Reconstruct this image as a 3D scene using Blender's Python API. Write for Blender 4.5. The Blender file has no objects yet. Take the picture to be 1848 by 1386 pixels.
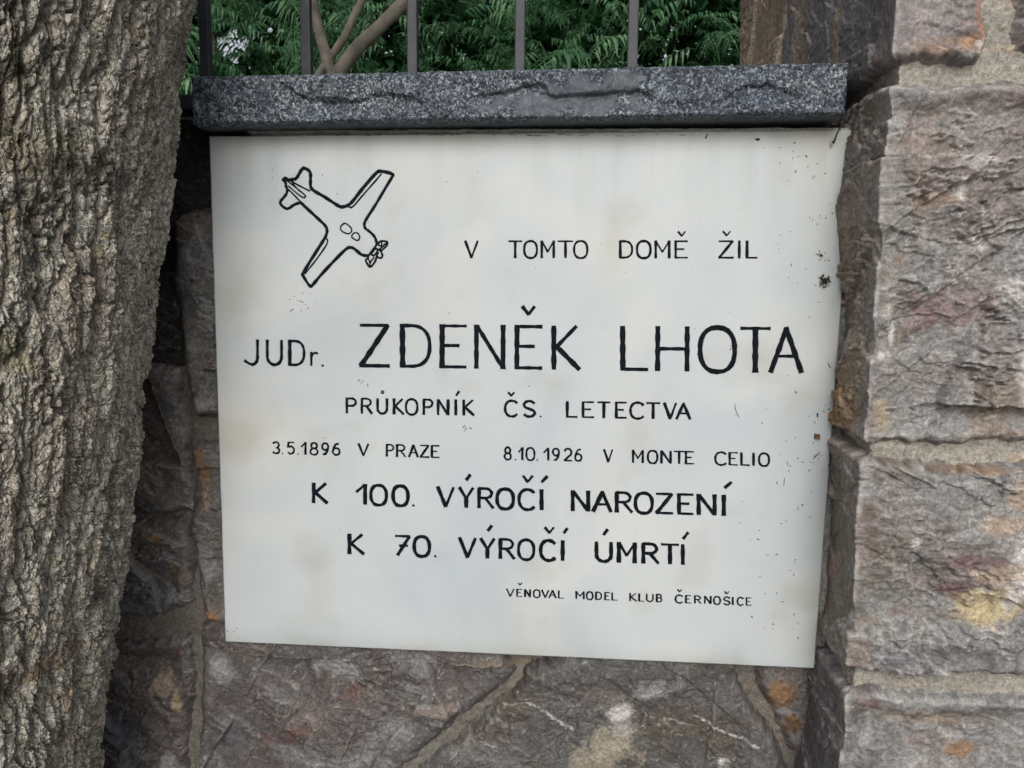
import bpy, math, random
import numpy as np
from mathutils import Matrix, Vector
from mathutils.geometry import delaunay_2d_cdt

# ------------------------------------------------------------------ camera, sky, sun, exposure
SC = bpy.context.scene
F = 1420.0
M = np.array([[0.99628394, -0.02306573, 0.08298366],
              [0.08531677, 0.13223171, -0.98754029],
              [0.01180526, 0.99095043, 0.13370822]])
CAM = np.array([0.0, -0.7550176, 1.5])
cd = bpy.data.cameras.new('camera')
cam = bpy.data.objects.new('camera', cd)
SC.collection.objects.link(cam)
cd.sensor_width = 36.0
cd.lens = F / 1848.0 * 36.0
cd.clip_start = 0.02
cd.clip_end = 500.0
cd.dof.use_dof = True
cd.dof.focus_distance = 0.76
cd.dof.aperture_fstop = 22.0
mw = Matrix([list(M[0]) + [CAM[0]], list(M[1]) + [CAM[1]], list(M[2]) + [CAM[2]], [0, 0, 0, 1]])
cam.matrix_world = mw
SC.camera = cam

SUN_EL, SUN_AZ = math.radians(31), math.radians(177)     # azimuth clockwise from +Y (north)
world = bpy.data.worlds.new('World')
SC.world = world
world.use_nodes = True
wn = world.node_tree
wn.nodes.clear()
sky = wn.nodes.new('ShaderNodeTexSky')
sky.sky_type = 'NISHITA'
sky.sun_disc = False
sky.sun_elevation = SUN_EL
sky.sun_rotation = SUN_AZ
sky.air_density = 1.0
sky.dust_density = 4.0
sky.ozone_density = 1.0
hs = wn.nodes.new('ShaderNodeHueSaturation')
hs.inputs['Saturation'].default_value = 0.30
bg = wn.nodes.new('ShaderNodeBackground')
bg.inputs['Strength'].default_value = 0.13
wo = wn.nodes.new('ShaderNodeOutputWorld')
wn.links.new(sky.outputs[0], hs.inputs['Color'])
wn.links.new(hs.outputs[0], bg.inputs['Color'])
wn.links.new(bg.outputs[0], wo.inputs['Surface'])

sl = bpy.data.lights.new('sun', 'SUN')
sl.energy = 1.12
sl.angle = math.radians(28)
sl.color = (1.0, 0.985, 0.965)
sun = bpy.data.objects.new('sun', sl)
SC.collection.objects.link(sun)
sdir = Vector((math.sin(SUN_AZ) * math.cos(SUN_EL), math.cos(SUN_AZ) * math.cos(SUN_EL), math.sin(SUN_EL)))
sun.rotation_euler = sdir.to_track_quat('Z', 'Y').to_euler()

SC.view_settings.view_transform = 'Standard'
SC.view_settings.look = 'None'
SC.view_settings.gamma = 1.0
SC.view_settings.use_curve_mapping = False
SC.view_settings.exposure = 0.10

random.seed(7)
RNG = np.random.default_rng(11)

# ------------------------------------------------------------------ placing helpers
def at(px, py, Y=0.0):
    """point of the plane y = Y that the photograph shows at pixel (px, py)"""
    d = M @ np.array([(px - 924) / F, -(py - 693) / F, -1.0])
    return CAM + (Y - CAM[1]) / d[1] * d

def atX(px, py, X):
    d = M @ np.array([(px - 924) / F, -(py - 693) / F, -1.0])
    return CAM + (X - CAM[0]) / d[0] * d

def link(o, parent=None):
    SC.collection.objects.link(o)
    if parent is not None:
        o.parent = parent
    return o

def thing(name, label, cat, loc=(0, 0, 0), group=None):
    o = bpy.data.objects.new(name, None)
    o.empty_display_size = 0.05
    link(o)
    o['label'] = label
    o['category'] = cat
    if group:
        o['group'] = group
    return o

def mesh_np(name, V, Q, mat, col=None, smooth=True, parent=None, tri=False, extra=None):
    """mesh from numpy arrays: V (n,3), Q (m,4) or (m,3)"""
    me = bpy.data.meshes.new(name)
    k = Q.shape[1]
    me.vertices.add(len(V))
    me.vertices.foreach_set('co', np.ascontiguousarray(V, dtype=np.float32).ravel())
    me.loops.add(Q.size)
    me.loops.foreach_set('vertex_index', np.ascontiguousarray(Q, dtype=np.int32).ravel())
    me.polygons.add(len(Q))
    me.polygons.foreach_set('loop_start', np.arange(0, Q.size, k, dtype=np.int32))
    me.polygons.foreach_set('loop_total', np.full(len(Q), k, dtype=np.int32))
    me.update(calc_edges=True)
    me.validate()
    me.polygons.foreach_set('use_smooth', np.full(len(me.polygons), smooth, dtype=bool))
    if col is not None:
        a = me.attributes.new('Col', 'FLOAT_COLOR', 'POINT')
        c4 = np.ones((len(V), 4), dtype=np.float32)
        c4[:, :3] = col
        a.data.foreach_set('color', c4.ravel())
    if extra is not None:
        for nm, ar in extra.items():
            a = me.attributes.new(nm, 'FLOAT', 'POINT')
            a.data.foreach_set('value', np.ascontiguousarray(ar, dtype=np.float32))
    if mat is not None:
        me.materials.append(mat)
    o = bpy.data.objects.new(name, me)
    return link(o, parent)

def mesh_py(name, verts, faces, mat, parent=None, smooth=False, bevel=0.0, seg=2):
    me = bpy.data.meshes.new(name)
    me.from_pydata([tuple(v) for v in verts], [], faces)
    me.update()
    if mat is not None:
        me.materials.append(mat)
    for p in me.polygons:
        p.use_smooth = smooth
    o = bpy.data.objects.new(name, me)
    if bevel > 0:
        b = o.modifiers.new('bevel', 'BEVEL')
        b.width = bevel
        b.segments = seg
        b.limit_method = 'ANGLE'
    return link(o, parent)

BOXF = [(0, 3, 2, 1), (4, 5, 6, 7), (0, 1, 5, 4), (1, 2, 6, 5), (2, 3, 7, 6), (3, 0, 4, 7)]
def box_v(x0, x1, y0, y1, z0, z1):
    return [(x0, y0, z0), (x1, y0, z0), (x1, y1, z0), (x0, y1, z0),
            (x0, y0, z1), (x1, y0, z1), (x1, y1, z1), (x0, y1, z1)]
def box(name, x0, x1, y0, y1, z0, z1, mat, parent=None, bevel=0.0):
    return mesh_py(name, box_v(x0, x1, y0, y1, z0, z1), BOXF, mat, parent, bevel=bevel)

# ------------------------------------------------------------------ numpy noise
def h32(ix, iy, seed):
    n = (ix.astype(np.int64) * 374761393 + iy.astype(np.int64) * 668265263 + int(seed) * 1442695041) & 0xFFFFFFFF
    n = ((n ^ (n >> 13)) * 1274126177) & 0xFFFFFFFF
    n = ((n ^ (n >> 15)) * 2246822519) & 0xFFFFFFFF
    n = n ^ (n >> 16)
    return n.astype(np.float64) / 4294967295.0

def gn(x, y, seed=0):
    xi = np.floor(x); yi = np.floor(y)
    fx = x - xi; fy = y - yi
    u = fx * fx * fx * (fx * (fx * 6 - 15) + 10)
    v = fy * fy * fy * (fy * (fy * 6 - 15) + 10)
    def g(dx, dy):
        a = h32(xi + dx, yi + dy, seed) * 2 * np.pi
        return np.cos(a) * (fx - dx) + np.sin(a) * (fy - dy)
    n0 = g(0, 0) * (1 - u) + g(1, 0) * u
    n1 = g(0, 1) * (1 - u) + g(1, 1) * u
    return (n0 * (1 - v) + n1 * v) * 1.5

def fbm(x, y, seed=0, octs=5, gain=0.5, lac=2.07):
    s = np.zeros_like(x); a = 1.0; t = 0
    for i in range(octs):
        s += a * gn(x + 17.3 * i, y - 9.1 * i, seed + i * 31)
        t += a; a *= gain; x = x * lac; y = y * lac
    return s / t

def ridge(x, y, seed=0, octs=4, gain=0.5, lac=2.07):
    s = np.zeros_like(x); a = 1.0; t = 0
    for i in range(octs):
        s += a * (1 - np.abs(gn(x + 7.7 * i, y + 3.3 * i, seed + i * 37)) * 2)
        t += a; a *= gain; x = x * lac; y = y * lac
    return s / t

def vor(x, y, seed=0, jit=0.95):
    xi = np.floor(x); yi = np.floor(y)
    f1 = np.full(x.shape, 9.0); f2 = np.full(x.shape, 9.0); cid = np.zeros(x.shape)
    for dx in (-1, 0, 1):
        for dy in (-1, 0, 1):
            cx = xi + dx; cy = yi + dy
            px = cx + 0.5 + (h32(cx, cy, seed) - 0.5) * jit
            py = cy + 0.5 + (h32(cx, cy, seed + 5) - 0.5) * jit
            d = np.hypot(x - px, y - py)
            c = h32(cx, cy, seed + 9)
            m = d < f1
            f2 = np.where(m, f1, np.minimum(f2, d))
            cid = np.where(m, c, cid)
            f1 = np.where(m, d, f1)
    return f1, f2, cid

def scallop(x, y, seed=0, k=1.0, tilt=1.0, nb=1):
    """split-rock surface: lower envelope of tilted concave scoops, sharp crests between them"""
    xi = np.floor(x); yi = np.floor(y)
    h = np.full(x.shape, 99.0)
    for dx in range(-nb, nb + 1):
        for dy in range(-nb, nb + 1):
            cx = xi + dx; cy = yi + dy
            px = cx + h32(cx, cy, seed); py = cy + h32(cx, cy, seed + 3)
            gx = (h32(cx, cy, seed + 6) - 0.5) * tilt; gy = (h32(cx, cy, seed + 8) - 0.5) * tilt
            h0 = (h32(cx, cy, seed + 12) - 0.5) * 0.9
            ddx = x - px; ddy = y - py
            h = np.minimum(h, h0 + gx * ddx + gy * ddy + k * (ddx * ddx + ddy * ddy))
    return h

def sst(a, b, x):
    t = np.clip((x - a) / (b - a), 0, 1)
    return t * t * (3 - 2 * t)

def seg_dist(X, Y, pts, closed=False):
    """distance to a polyline and signed side"""
    best = np.full(X.shape, 1e9); side = np.zeros(X.shape)
    n = len(pts)
    for i in range(n if closed else n - 1):
        ax, ay = pts[i]; bx, by = pts[(i + 1) % n]
        dx, dy = bx - ax, by - ay
        L2 = dx * dx + dy * dy + 1e-14
        t = np.clip(((X - ax) * dx + (Y - ay) * dy) / L2, 0, 1)
        ex = X - (ax + t * dx); ey = Y - (ay + t * dy)
        d = np.hypot(ex, ey)
        m = d < best
        best = np.where(m, d, best)
        side = np.where(m, np.sign(dx * (Y - ay) - dy * (X - ax)), side)
    return best, side

def inside(X, Y, pts):
    c = np.zeros(X.shape, dtype=bool); n = len(pts)
    for i in range(n):
        ax, ay = pts[i]; bx, by = pts[(i + 1) % n]
        if ay == by:
            continue
        m = ((ay > Y) != (by > Y)) & (X < (bx - ax) * (Y - ay) / (by - ay) + ax)
        c ^= m
    return c

def grid_faces(nr, nc, keep=None):
    idx = np.arange(nr * nc).reshape(nr, nc)
    q = np.stack([idx[:-1, :-1], idx[:-1, 1:], idx[1:, 1:], idx[1:, :-1]], -1).reshape(-1, 4)
    if keep is not None:
        k = keep.ravel()
        q = q[k[q].all(1)]
    return q

def compact(V, Q, *arrs):
    u, inv = np.unique(Q, return_inverse=True)
    return (V[u], inv.reshape(Q.shape)) + tuple(None if a is None else a[u] for a in arrs)

# ------------------------------------------------------------------ materials
def new_mat(name):
    m = bpy.data.materials.new(name)
    m.use_nodes = True
    nt = m.node_tree
    return m, nt, nt.nodes['Principled BSDF']

def N(nt, typ, **kw):
    n = nt.nodes.new(typ)
    for k, v in kw.items():
        if k.startswith('i_'):
            n.inputs[k[2:].replace('_', ' ')].default_value = v
        else:
            setattr(n, k, v)
    return n

def ramp(nt, src, stops):
    r = nt.nodes.new('ShaderNodeValToRGB')
    els = r.color_ramp.elements
    while len(els) < len(stops):
        els.new(0.5)
    for e, (p, c) in zip(els, stops):
        e.position = p
        e.color = (*c, 1) if len(c) == 3 else c
    nt.links.new(src, r.inputs['Fac'])
    return r

def attr_rock(name, rough=0.85, fine=900.0, bump=0.0006, lo=0.62, hi=1.38, spec=0.3, fine2=260.0):
    """albedo from the vertex attribute, grain and micro relief from noise"""
    m, nt, b = new_mat(name)
    L = nt.links.new
    at_ = N(nt, 'ShaderNodeAttribute', attribute_name='Col')
    tc = N(nt, 'ShaderNodeTexCoord')
    n1 = N(nt, 'ShaderNodeTexNoise'); n1.inputs['Scale'].default_value = fine
    n1.inputs['Detail'].default_value = 3; n1.inputs['Roughness'].default_value = 0.65
    n2 = N(nt, 'ShaderNodeTexNoise'); n2.inputs['Scale'].default_value = fine2
    n2.inputs['Detail'].default_value = 4; n2.inputs['Distortion'].default_value = 0.8
    L(tc.outputs['Object'], n1.inputs['Vector']); L(tc.outputs['Object'], n2.inputs['Vector'])
    mr = N(nt, 'ShaderNodeMapRange'); mr.inputs['From Min'].default_value = 0.3
    mr.inputs['From Max'].default_value = 0.7
    mr.inputs['To Min'].default_value = lo; mr.inputs['To Max'].default_value = hi
    ad = N(nt, 'ShaderNodeMath', operation='MULTIPLY_ADD')
    ad.inputs[1].default_value = 0.6; L(n1.outputs['Fac'], ad.inputs[0])
    m2 = N(nt, 'ShaderNodeMath', operation='MULTIPLY'); m2.inputs[1].default_value = 0.4
    L(n2.outputs['Fac'], m2.inputs[0]); L(m2.outputs[0], ad.inputs[2])
    L(ad.outputs[0], mr.inputs['Value'])
    mx = N(nt, 'ShaderNodeVectorMath', operation='SCALE')
    L(at_.outputs['Color'], mx.inputs[0]); L(mr.outputs[0], mx.inputs['Scale'])
    L(mx.outputs[0], b.inputs['Base Color'])
    bp = N(nt, 'ShaderNodeBump'); bp.inputs['Distance'].default_value = bump
    bp.inputs['Strength'].default_value = 1.0
    L(ad.outputs[0], bp.inputs['Height']); L(bp.outputs[0], b.inputs['Normal'])
    b.inputs['Roughness'].default_value = rough
    b.inputs['Specular IOR Level'].default_value = spec
    return m

M_ROCK = attr_rock('split_rock', 0.70, 520, 0.0011, 0.50, 1.50, 0.45, 170)
M_MORT = attr_rock('sand_mortar', 0.95, 800, 0.0020, 0.45, 1.5, 0.15, 300)
M_BARK = attr_rock('bark', 0.92, 620, 0.0016, 0.45, 1.60, 0.15, 260)
def crackle(m, sc=210, zs=0.5, dist=0.0016, wid=0.14, warp=0.006):
    nt = m.node_tree; L = nt.links.new
    b = nt.nodes['Principled BSDF']; old = b.inputs['Normal'].links[0].from_socket
    tc = N(nt, 'ShaderNodeTexCoord'); mp = N(nt, 'ShaderNodeMapping'); mp.inputs['Scale'].default_value = (1, 1, zs)
    nz = N(nt, 'ShaderNodeTexNoise'); nz.inputs['Scale'].default_value = 120; nz.inputs['Detail'].default_value = 3
    ad = N(nt, 'ShaderNodeVectorMath', operation='MULTIPLY_ADD'); ad.inputs[1].default_value = (warp,) * 3
    L(tc.outputs['Object'], mp.inputs['Vector']); L(tc.outputs['Object'], nz.inputs['Vector'])
    L(nz.outputs['Color'], ad.inputs[0]); L(mp.outputs[0], ad.inputs[2])
    v = N(nt, 'ShaderNodeTexVoronoi', feature='DISTANCE_TO_EDGE'); v.inputs['Scale'].default_value = sc
    L(ad.outputs[0], v.inputs['Vector'])
    mr = N(nt, 'ShaderNodeMapRange'); mr.inputs['From Max'].default_value = wid; L(v.outputs['Distance'], mr.inputs['Value'])
    bp = N(nt, 'ShaderNodeBump'); bp.inputs['Distance'].default_value = dist; bp.inputs['Strength'].default_value = 0.9
    L(mr.outputs[0], bp.inputs['Height']); L(old, bp.inputs['Normal']); L(bp.outputs[0], b.inputs['Normal'])
crackle(M_BARK)

def granite():
    m, nt, b = new_mat('granite')
    L = nt.links.new
    tc = N(nt, 'ShaderNodeTexCoord')
    at_ = N(nt, 'ShaderNodeAttribute', attribute_name='smoothness')
    n1 = N(nt, 'ShaderNodeTexNoise'); n1.inputs['Scale'].default_value = 250
    n1.inputs['Detail'].default_value = 2.5; n1.inputs['Roughness'].default_value = 0.6
    n1.inputs['Distortion'].default_value = 1.6
    v = N(nt, 'ShaderNodeTexVoronoi'); v.inputs['Scale'].default_value = 420
    n2 = N(nt, 'ShaderNodeTexNoise'); n2.inputs['Scale'].default_value = 22
    n2.inputs['Detail'].default_value = 4
    for n in (n1, v, n2):
        L(tc.outputs['Object'], n.inputs['Vector'])
    r1 = ramp(nt, n1.outputs['Fac'], [(0.38, (0.014, 0.019, 0.028)), (0.47, (0.045, 0.056, 0.074)), (0.55, (0.12, 0.14, 0.165)), (0.64, (0.30, 0.34, 0.355))])
    r2 = ramp(nt, v.outputs['Color'], [(0.0, (0.55, 0.56, 0.62)), (0.6, (1.0, 1.0, 1.0)), (1.0, (1.35, 1.38, 1.35))])
    mx = N(nt, 'ShaderNodeMix', data_type='RGBA', blend_type='MULTIPLY'); mx.inputs['Factor'].default_value = 1
    L(r1.outputs[0], mx.inputs['A']); L(r2.outputs[0], mx.inputs['B'])
    r3 = ramp(nt, n2.outputs['Fac'], [(0.3, (0.75, 0.76, 0.86)), (0.7, (1.15, 1.15, 1.08))])
    mx2 = N(nt, 'ShaderNodeMix', data_type='RGBA', blend_type='MULTIPLY'); mx2.inputs['Factor'].default_value = 1
    L(mx.outputs['Result'], mx2.inputs['A']); L(r3.outputs[0], mx2.inputs['B'])
    n3 = N(nt, 'ShaderNodeTexNoise'); n3.inputs['Scale'].default_value = 90; n3.inputs['Detail'].default_value = 6
    L(tc.outputs['Object'], n3.inputs['Vector'])
    r4 = ramp(nt, n3.outputs['Fac'], [(0.3, (0.045, 0.055, 0.070)), (0.7, (0.10, 0.115, 0.13))])
    mx3 = N(nt, 'ShaderNodeMix', data_type='RGBA')
    pf = N(nt, 'ShaderNodeMath', operation='MULTIPLY'); pf.inputs[1].default_value = 0.8; L(at_.outputs['Fac'], pf.inputs[0]); L(pf.outputs[0], mx3.inputs['Factor']); L(mx2.outputs['Result'], mx3.inputs['A']); L(r4.outputs[0], mx3.inputs['B'])
    L(mx3.outputs['Result'], b.inputs['Base Color'])
    bp = N(nt, 'ShaderNodeBump'); bp.inputs['Distance'].default_value = 0.0022
    L(n1.outputs['Fac'], bp.inputs['Height']); L(bp.outputs[0], b.inputs['Normal'])
    inv = N(nt, 'ShaderNodeMapRange'); inv.inputs['To Min'].default_value = 0.9; inv.inputs['To Max'].default_value = 0.35
    L(at_.outputs['Fac'], inv.inputs['Value']); L(inv.outputs[0], bp.inputs['Strength'])
    b.inputs['Roughness'].default_value = 0.6
    b.inputs['Specular IOR Level'].default_value = 0.4
    return m
M_GRAN = granite()

def marble():
    m, nt, b = new_mat('white_marble')
    L = nt.links.new
    tc = N(nt, 'ShaderNodeTexCoord')
    n1 = N(nt, 'ShaderNodeTexNoise'); n1.inputs['Scale'].default_value = 7; n1.inputs['Detail'].default_value = 5
    n1.inputs['Distortion'].default_value = 0.6
    n2 = N(nt, 'ShaderNodeTexNoise'); n2.inputs['Scale'].default_value = 3.2; n2.inputs['Detail'].default_value = 4
    n3 = N(nt, 'ShaderNodeTexNoise'); n3.inputs['Scale'].default_value = 800; n3.inputs['Detail'].default_value = 2
    n4 = N(nt, 'ShaderNodeTexNoise'); n4.inputs['Scale'].default_value = 13; n4.inputs['Detail'].default_value = 5
    for n in (n1, n2, n3, n4):
        L(tc.outputs['Object'], n.inputs['Vector'])
    r1 = ramp(nt, n1.outputs['Fac'], [(0.32, (0.425, 0.465, 0.495)), (0.5, (0.470, 0.503, 0.515)), (0.68, (0.520, 0.542, 0.535))])
    r2 = ramp(nt, n2.outputs['Fac'], [(0.52, (1, 1, 1)), (0.75, (0.93, 0.885, 0.82))])
    r3 = ramp(nt, n3.outputs['Fac'], [(0.3, (0.955, 0.955, 0.955)), (0.7, (1.03, 1.03, 1.03))])
    r4 = ramp(nt, n4.outputs['Fac'], [(0.55, (1, 1, 1)), (0.76, (0.85, 0.815, 0.745))])
    cur = r1.outputs[0]
    for r in (r2, r3, r4):
        mx = N(nt, 'ShaderNodeMix', data_type='RGBA', blend_type='MULTIPLY'); mx.inputs['Factor'].default_value = 1
        L(cur, mx.inputs['A']); L(r.outputs[0], mx.inputs['B']); cur = mx.outputs['Result']
    # weathering that creeps in from the edges of the slab
    sx = N(nt, 'ShaderNodeSeparateXYZ'); L(tc.outputs['Object'], sx.inputs[0])
    def edge(sock, a, bb):
        mr = N(nt, 'ShaderNodeMapRange'); mr.interpolation_type = 'SMOOTHSTEP'
        mr.inputs['From Min'].default_value = a; mr.inputs['From Max'].default_value = bb
        L(sock, mr.inputs['Value']); return mr.outputs[0]
    e1 = edge(sx.outputs['X'], 0.15, 0.26)
    e2 = edge(sx.outputs['Z'], 1.612, 1.638)
    e3 = edge(sx.outputs['Z'], 1.140, 1.112)
    mxx = N(nt, 'ShaderNodeMath', operation='MAXIMUM'); L(e1, mxx.inputs[0]); L(e2, mxx.inputs[1])
    mxy = N(nt, 'ShaderNodeMath', operation='MAXIMUM'); L(mxx.outputs[0], mxy.inputs[0]); L(e3, mxy.inputs[1])
    mm = N(nt, 'ShaderNodeMath', operation='MULTIPLY'); L(mxy.outputs[0], mm.inputs[0])
    rr = ramp(nt, n4.outputs['Fac'], [(0.3, (0.25,) * 3), (0.65, (1, 1, 1))]); L(rr.outputs[0], mm.inputs[1])
    mx = N(nt, 'ShaderNodeMix', data_type='RGBA', blend_type='MULTIPLY'); mx.inputs['B'].default_value = (0.80, 0.79, 0.74, 1)
    L(mm.outputs[0], mx.inputs['Factor']); L(cur, mx.inputs['A'])
    L(mx.outputs['Result'], b.inputs['Base Color'])
    mp = N(nt, 'ShaderNodeMapping'); mp.inputs['Scale'].default_value = (38, 1, 2.2); L(tc.outputs['Object'], mp.inputs['Vector'])
    n5 = N(nt, 'ShaderNodeTexNoise'); n5.inputs['Scale'].default_value = 1.0; n5.inputs['Detail'].default_value = 4; L(mp.outputs[0], n5.inputs['Vector'])
    e4 = edge(sx.outputs['Z'], 1.50, 1.638)
    r5 = ramp(nt, n5.outputs['Fac'], [(0.48, (0, 0, 0)), (0.72, (1, 1, 1))])
    m5 = N(nt, 'ShaderNodeMath', operation='MULTIPLY'); L(e4, m5.inputs[0]); L(r5.outputs[0], m5.inputs[1])
    m6 = N(nt, 'ShaderNodeMix', data_type='RGBA', blend_type='MULTIPLY'); m6.inputs['B'].default_value = (0.91, 0.90, 0.86, 1)
    L(m5.outputs[0], m6.inputs['Factor']); L(mx.outputs['Result'], m6.inputs['A']); L(m6.outputs['Result'], b.inputs['Base Color'])
    b.inputs['Roughness'].default_value = 0.42
    b.inputs['Specular IOR Level'].default_value = 0.35
    b.inputs['Subsurface Weight'].default_value = 0.0
    bp = N(nt, 'ShaderNodeBump'); bp.inputs['Distance'].default_value = 0.00006
    L(n3.outputs['Fac'], bp.inputs['Height']); L(bp.outputs[0], b.inputs['Normal'])
    return m
M_MARB = marble()

def simple(name, col, rough=0.6, nscale=60.0, var=0.25, metal=0.0, bump=0.0, spec=0.4):
    m, nt, b = new_mat(name)
    L = nt.links.new
    tc = N(nt, 'ShaderNodeTexCoord')
    n1 = N(nt, 'ShaderNodeTexNoise'); n1.inputs['Scale'].default_value = nscale; n1.inputs['Detail'].default_value = 5
    L(tc.outputs['Object'], n1.inputs['Vector'])
    r = ramp(nt, n1.outputs['Fac'], [(0.3, tuple(c * (1 - var) for c in col)), (0.7, tuple(c * (1 + var) for c in col))])
    L(r.outputs[0], b.inputs['Base Color'])
    b.inputs['Roughness'].default_value = rough
    b.inputs['Metallic'].default_value = metal
    b.inputs['Specular IOR Level'].default_value = spec
    if bump > 0:
        bp = N(nt, 'ShaderNodeBump'); bp.inputs['Distance'].default_value = bump
        L(n1.outputs['Fac'], bp.inputs['Height']); L(bp.outputs[0], b.inputs['Normal'])
    return m
M_PAINT = simple('black_letter_paint', (0.004, 0.006, 0.010), 0.65, 350, 0.6, bump=0.0004, spec=0.08)
M_IRON = simple('grey_iron_paint', (0.040, 0.043, 0.050), 0.55, 120, 0.3, bump=0.0003)
M_BRANCH = simple('smooth_branch_bark', (0.21, 0.19, 0.155), 0.8, 40, 0.4, bump=0.003)
M_DIRT = simple('dark_dirt', (0.035, 0.033, 0.028), 0.95, 400, 0.5)
M_CRUMB = simple('brown_crumb', (0.13, 0.06, 0.03), 0.9, 400, 0.4)
M_MOSS = simple('black_moss', (0.016, 0.020, 0.012), 0.95, 400, 0.5)
M_GROUND = simple('pavement_ground', (0.17, 0.165, 0.155), 0.95, 8, 0.25, bump=0.004)

def leafm(name, c1, c2, c3):
    m, nt, b = new_mat(name)
    L = nt.links.new
    gi = N(nt, 'ShaderNodeNewGeometry')
    tc = N(nt, 'ShaderNodeTexCoord')
    n1 = N(nt, 'ShaderNodeTexNoise'); n1.inputs['Scale'].default_value = 6; n1.inputs['Detail'].default_value = 3
    L(gi.outputs['Position'], n1.inputs['Vector'])
    ad = N(nt, 'ShaderNodeMath', operation='MULTIPLY_ADD'); ad.inputs[1].default_value = 0.45
    L(gi.outputs['Random Per Island'], ad.inputs[0])
    m2 = N(nt, 'ShaderNodeMath', operation='MULTIPLY'); m2.inputs[1].default_value = 0.6
    L(n1.outputs['Fac'], m2.inputs[0]); L(m2.outputs[0], ad.inputs[2])
    oi = N(nt, 'ShaderNodeObjectInfo')
    a2 = N(nt, 'ShaderNodeMath', operation='MULTIPLY_ADD'); a2.inputs[1].default_value = 0.35
    L(oi.outputs['Random'], a2.inputs[0]); L(ad.outputs[0], a2.inputs[2])
    r = ramp(nt, a2.outputs[0], [(0.2, c1), (0.62, c2), (1.0, c3)])
    L(r.outputs[0], b.inputs['Base Color'])
    b.inputs['Roughness'].default_value = 0.42
    b.inputs['Specular IOR Level'].default_value = 0.45
    tr = N(nt, 'ShaderNodeBsdfTranslucent'); L(r.outputs[0], tr.inputs['Color'])
    ms = N(nt, 'ShaderNodeMixShader'); ms.inputs[0].default_value = 0.25
    out = nt.nodes['Material Output']
    L(b.outputs[0], ms.inputs[1]); L(tr.outputs[0], ms.inputs[2]); L(ms.outputs[0], out.inputs['Surface'])
    return m
M_LEAF = leafm('pinnate_leaf', (0.018, 0.058, 0.028), (0.055, 0.160, 0.066), (0.180, 0.340, 0.150))
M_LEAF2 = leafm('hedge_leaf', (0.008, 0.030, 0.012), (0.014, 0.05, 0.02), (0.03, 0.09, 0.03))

# ------------------------------------------------------------------ ground
def sheet(name, x0, x1, y0, y1, z, mat, nx=2, ny=2, amp=0.0):
    xs = np.linspace(x0, x1, nx); ys = np.linspace(y0, y1, ny)
    X, Y = np.meshgrid(xs, ys)
    Z = np.full(X.shape, z) + (amp * gn(X * 1.3, Y * 1.3, 5) if amp else 0)
    o = mesh_np(name, np.stack([X, Y, Z], -1).reshape(-1, 3), grid_faces(ny, nx), mat)
    o['kind'] = 'structure'
    return o
sheet('pavement', -60, 60, -60, 0.15, 0.0, M_GROUND)
sheet('garden_ground', -60, 60, 0.15, 60, 0.004, simple('garden_soil', (0.05, 0.05, 0.03), 0.95, 5, 0.4))

# ------------------------------------------------------------------ stone work
GREY = np.array((0.162, 0.160, 0.155)); DGREY = np.array((0.075, 0.073, 0.076)); PURP = np.array((0.150, 0.126, 0.120))
BEIGE = np.array((0.30, 0.225, 0.17)); OCHRE = np.array((0.27, 0.155, 0.075)); WHITE = np.array((0.50, 0.475, 0.45))
RUST = np.array((0.22, 0.10, 0.06)); MAROON = np.array((0.085, 0.048, 0.050)); BLUEG = np.array((0.115, 0.125, 0.145))
YELL = np.array((0.36, 0.295, 0.18)); PINK = np.array((0.25, 0.205, 0.178))
BROWN = np.array((0.125, 0.098, 0.075))
PALS = {
    'pillar': (GREY * 1.22, PURP * 1.20, PINK * 1.0, 0.8), 'pillarred': (PURP * 1.35, GREY * 1.1, RUST * 1.0 + 0.05, 0.8),
    'side': (BROWN * 0.9, DGREY, BROWN * 1.8, 0.6), 'sidetop': (BROWN * 3.4, BROWN * 2.0, BEIGE * 1.6, 0.7),
    'wall': (GREY * 0.50, BROWN * 0.62, GREY * 0.95, 0.8), 'wallpurple': (PURP * 0.52, GREY * 0.52, GREY * 0.9, 0.8),
    'dark': (DGREY * 1.3, BROWN * 0.95, GREY * 1.1, 0.5), 'blue': (BLUEG * 0.8, DGREY, GREY, 0.5),
}

PALS['painted_shade'] = (DGREY * .30, DGREY * .22, DGREY * .5, 0.5)  # near-black stone colour: shade of the recess under the coping, painted in

class WallFrame:
    def __init__(s, Y0): s.Y0 = Y0
    def pos(s, S, Z, H): return np.stack([S, s.Y0 - H, Z], -1)
    def uv(s, px, py): p = at(px, py, s.Y0); return (p[0], p[2])
class PillarFrame:
    """sheet that runs along the left face of the pillar, round its corner and along its front"""
    XP, YF, R = 0.2445, -0.0780, 0.0050
    def pos(s, S, Z, H):
        a = s.R
        hp = np.maximum(H, 0)
        left = S <= 0
        X = np.where(left, s.XP - H, s.XP + np.maximum(S, -H) - hp * (1 - sst(0, a, S)))
        Y = np.where(left, s.YF + np.maximum(-S, -H) - hp * sst(-a, 0, S), s.YF - H)
        return np.stack([X, Y, Z + 0 * S], -1)
    def uv(s, px, py): p = at(px, py, s.YF); return (p[0] - s.XP, p[2])
    def uvside(s, px, py): p = atX(px, py, s.XP); return (-(p[1] - s.YF), p[2])
PF = PillarFrame()
def PF_(): return PF

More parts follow.
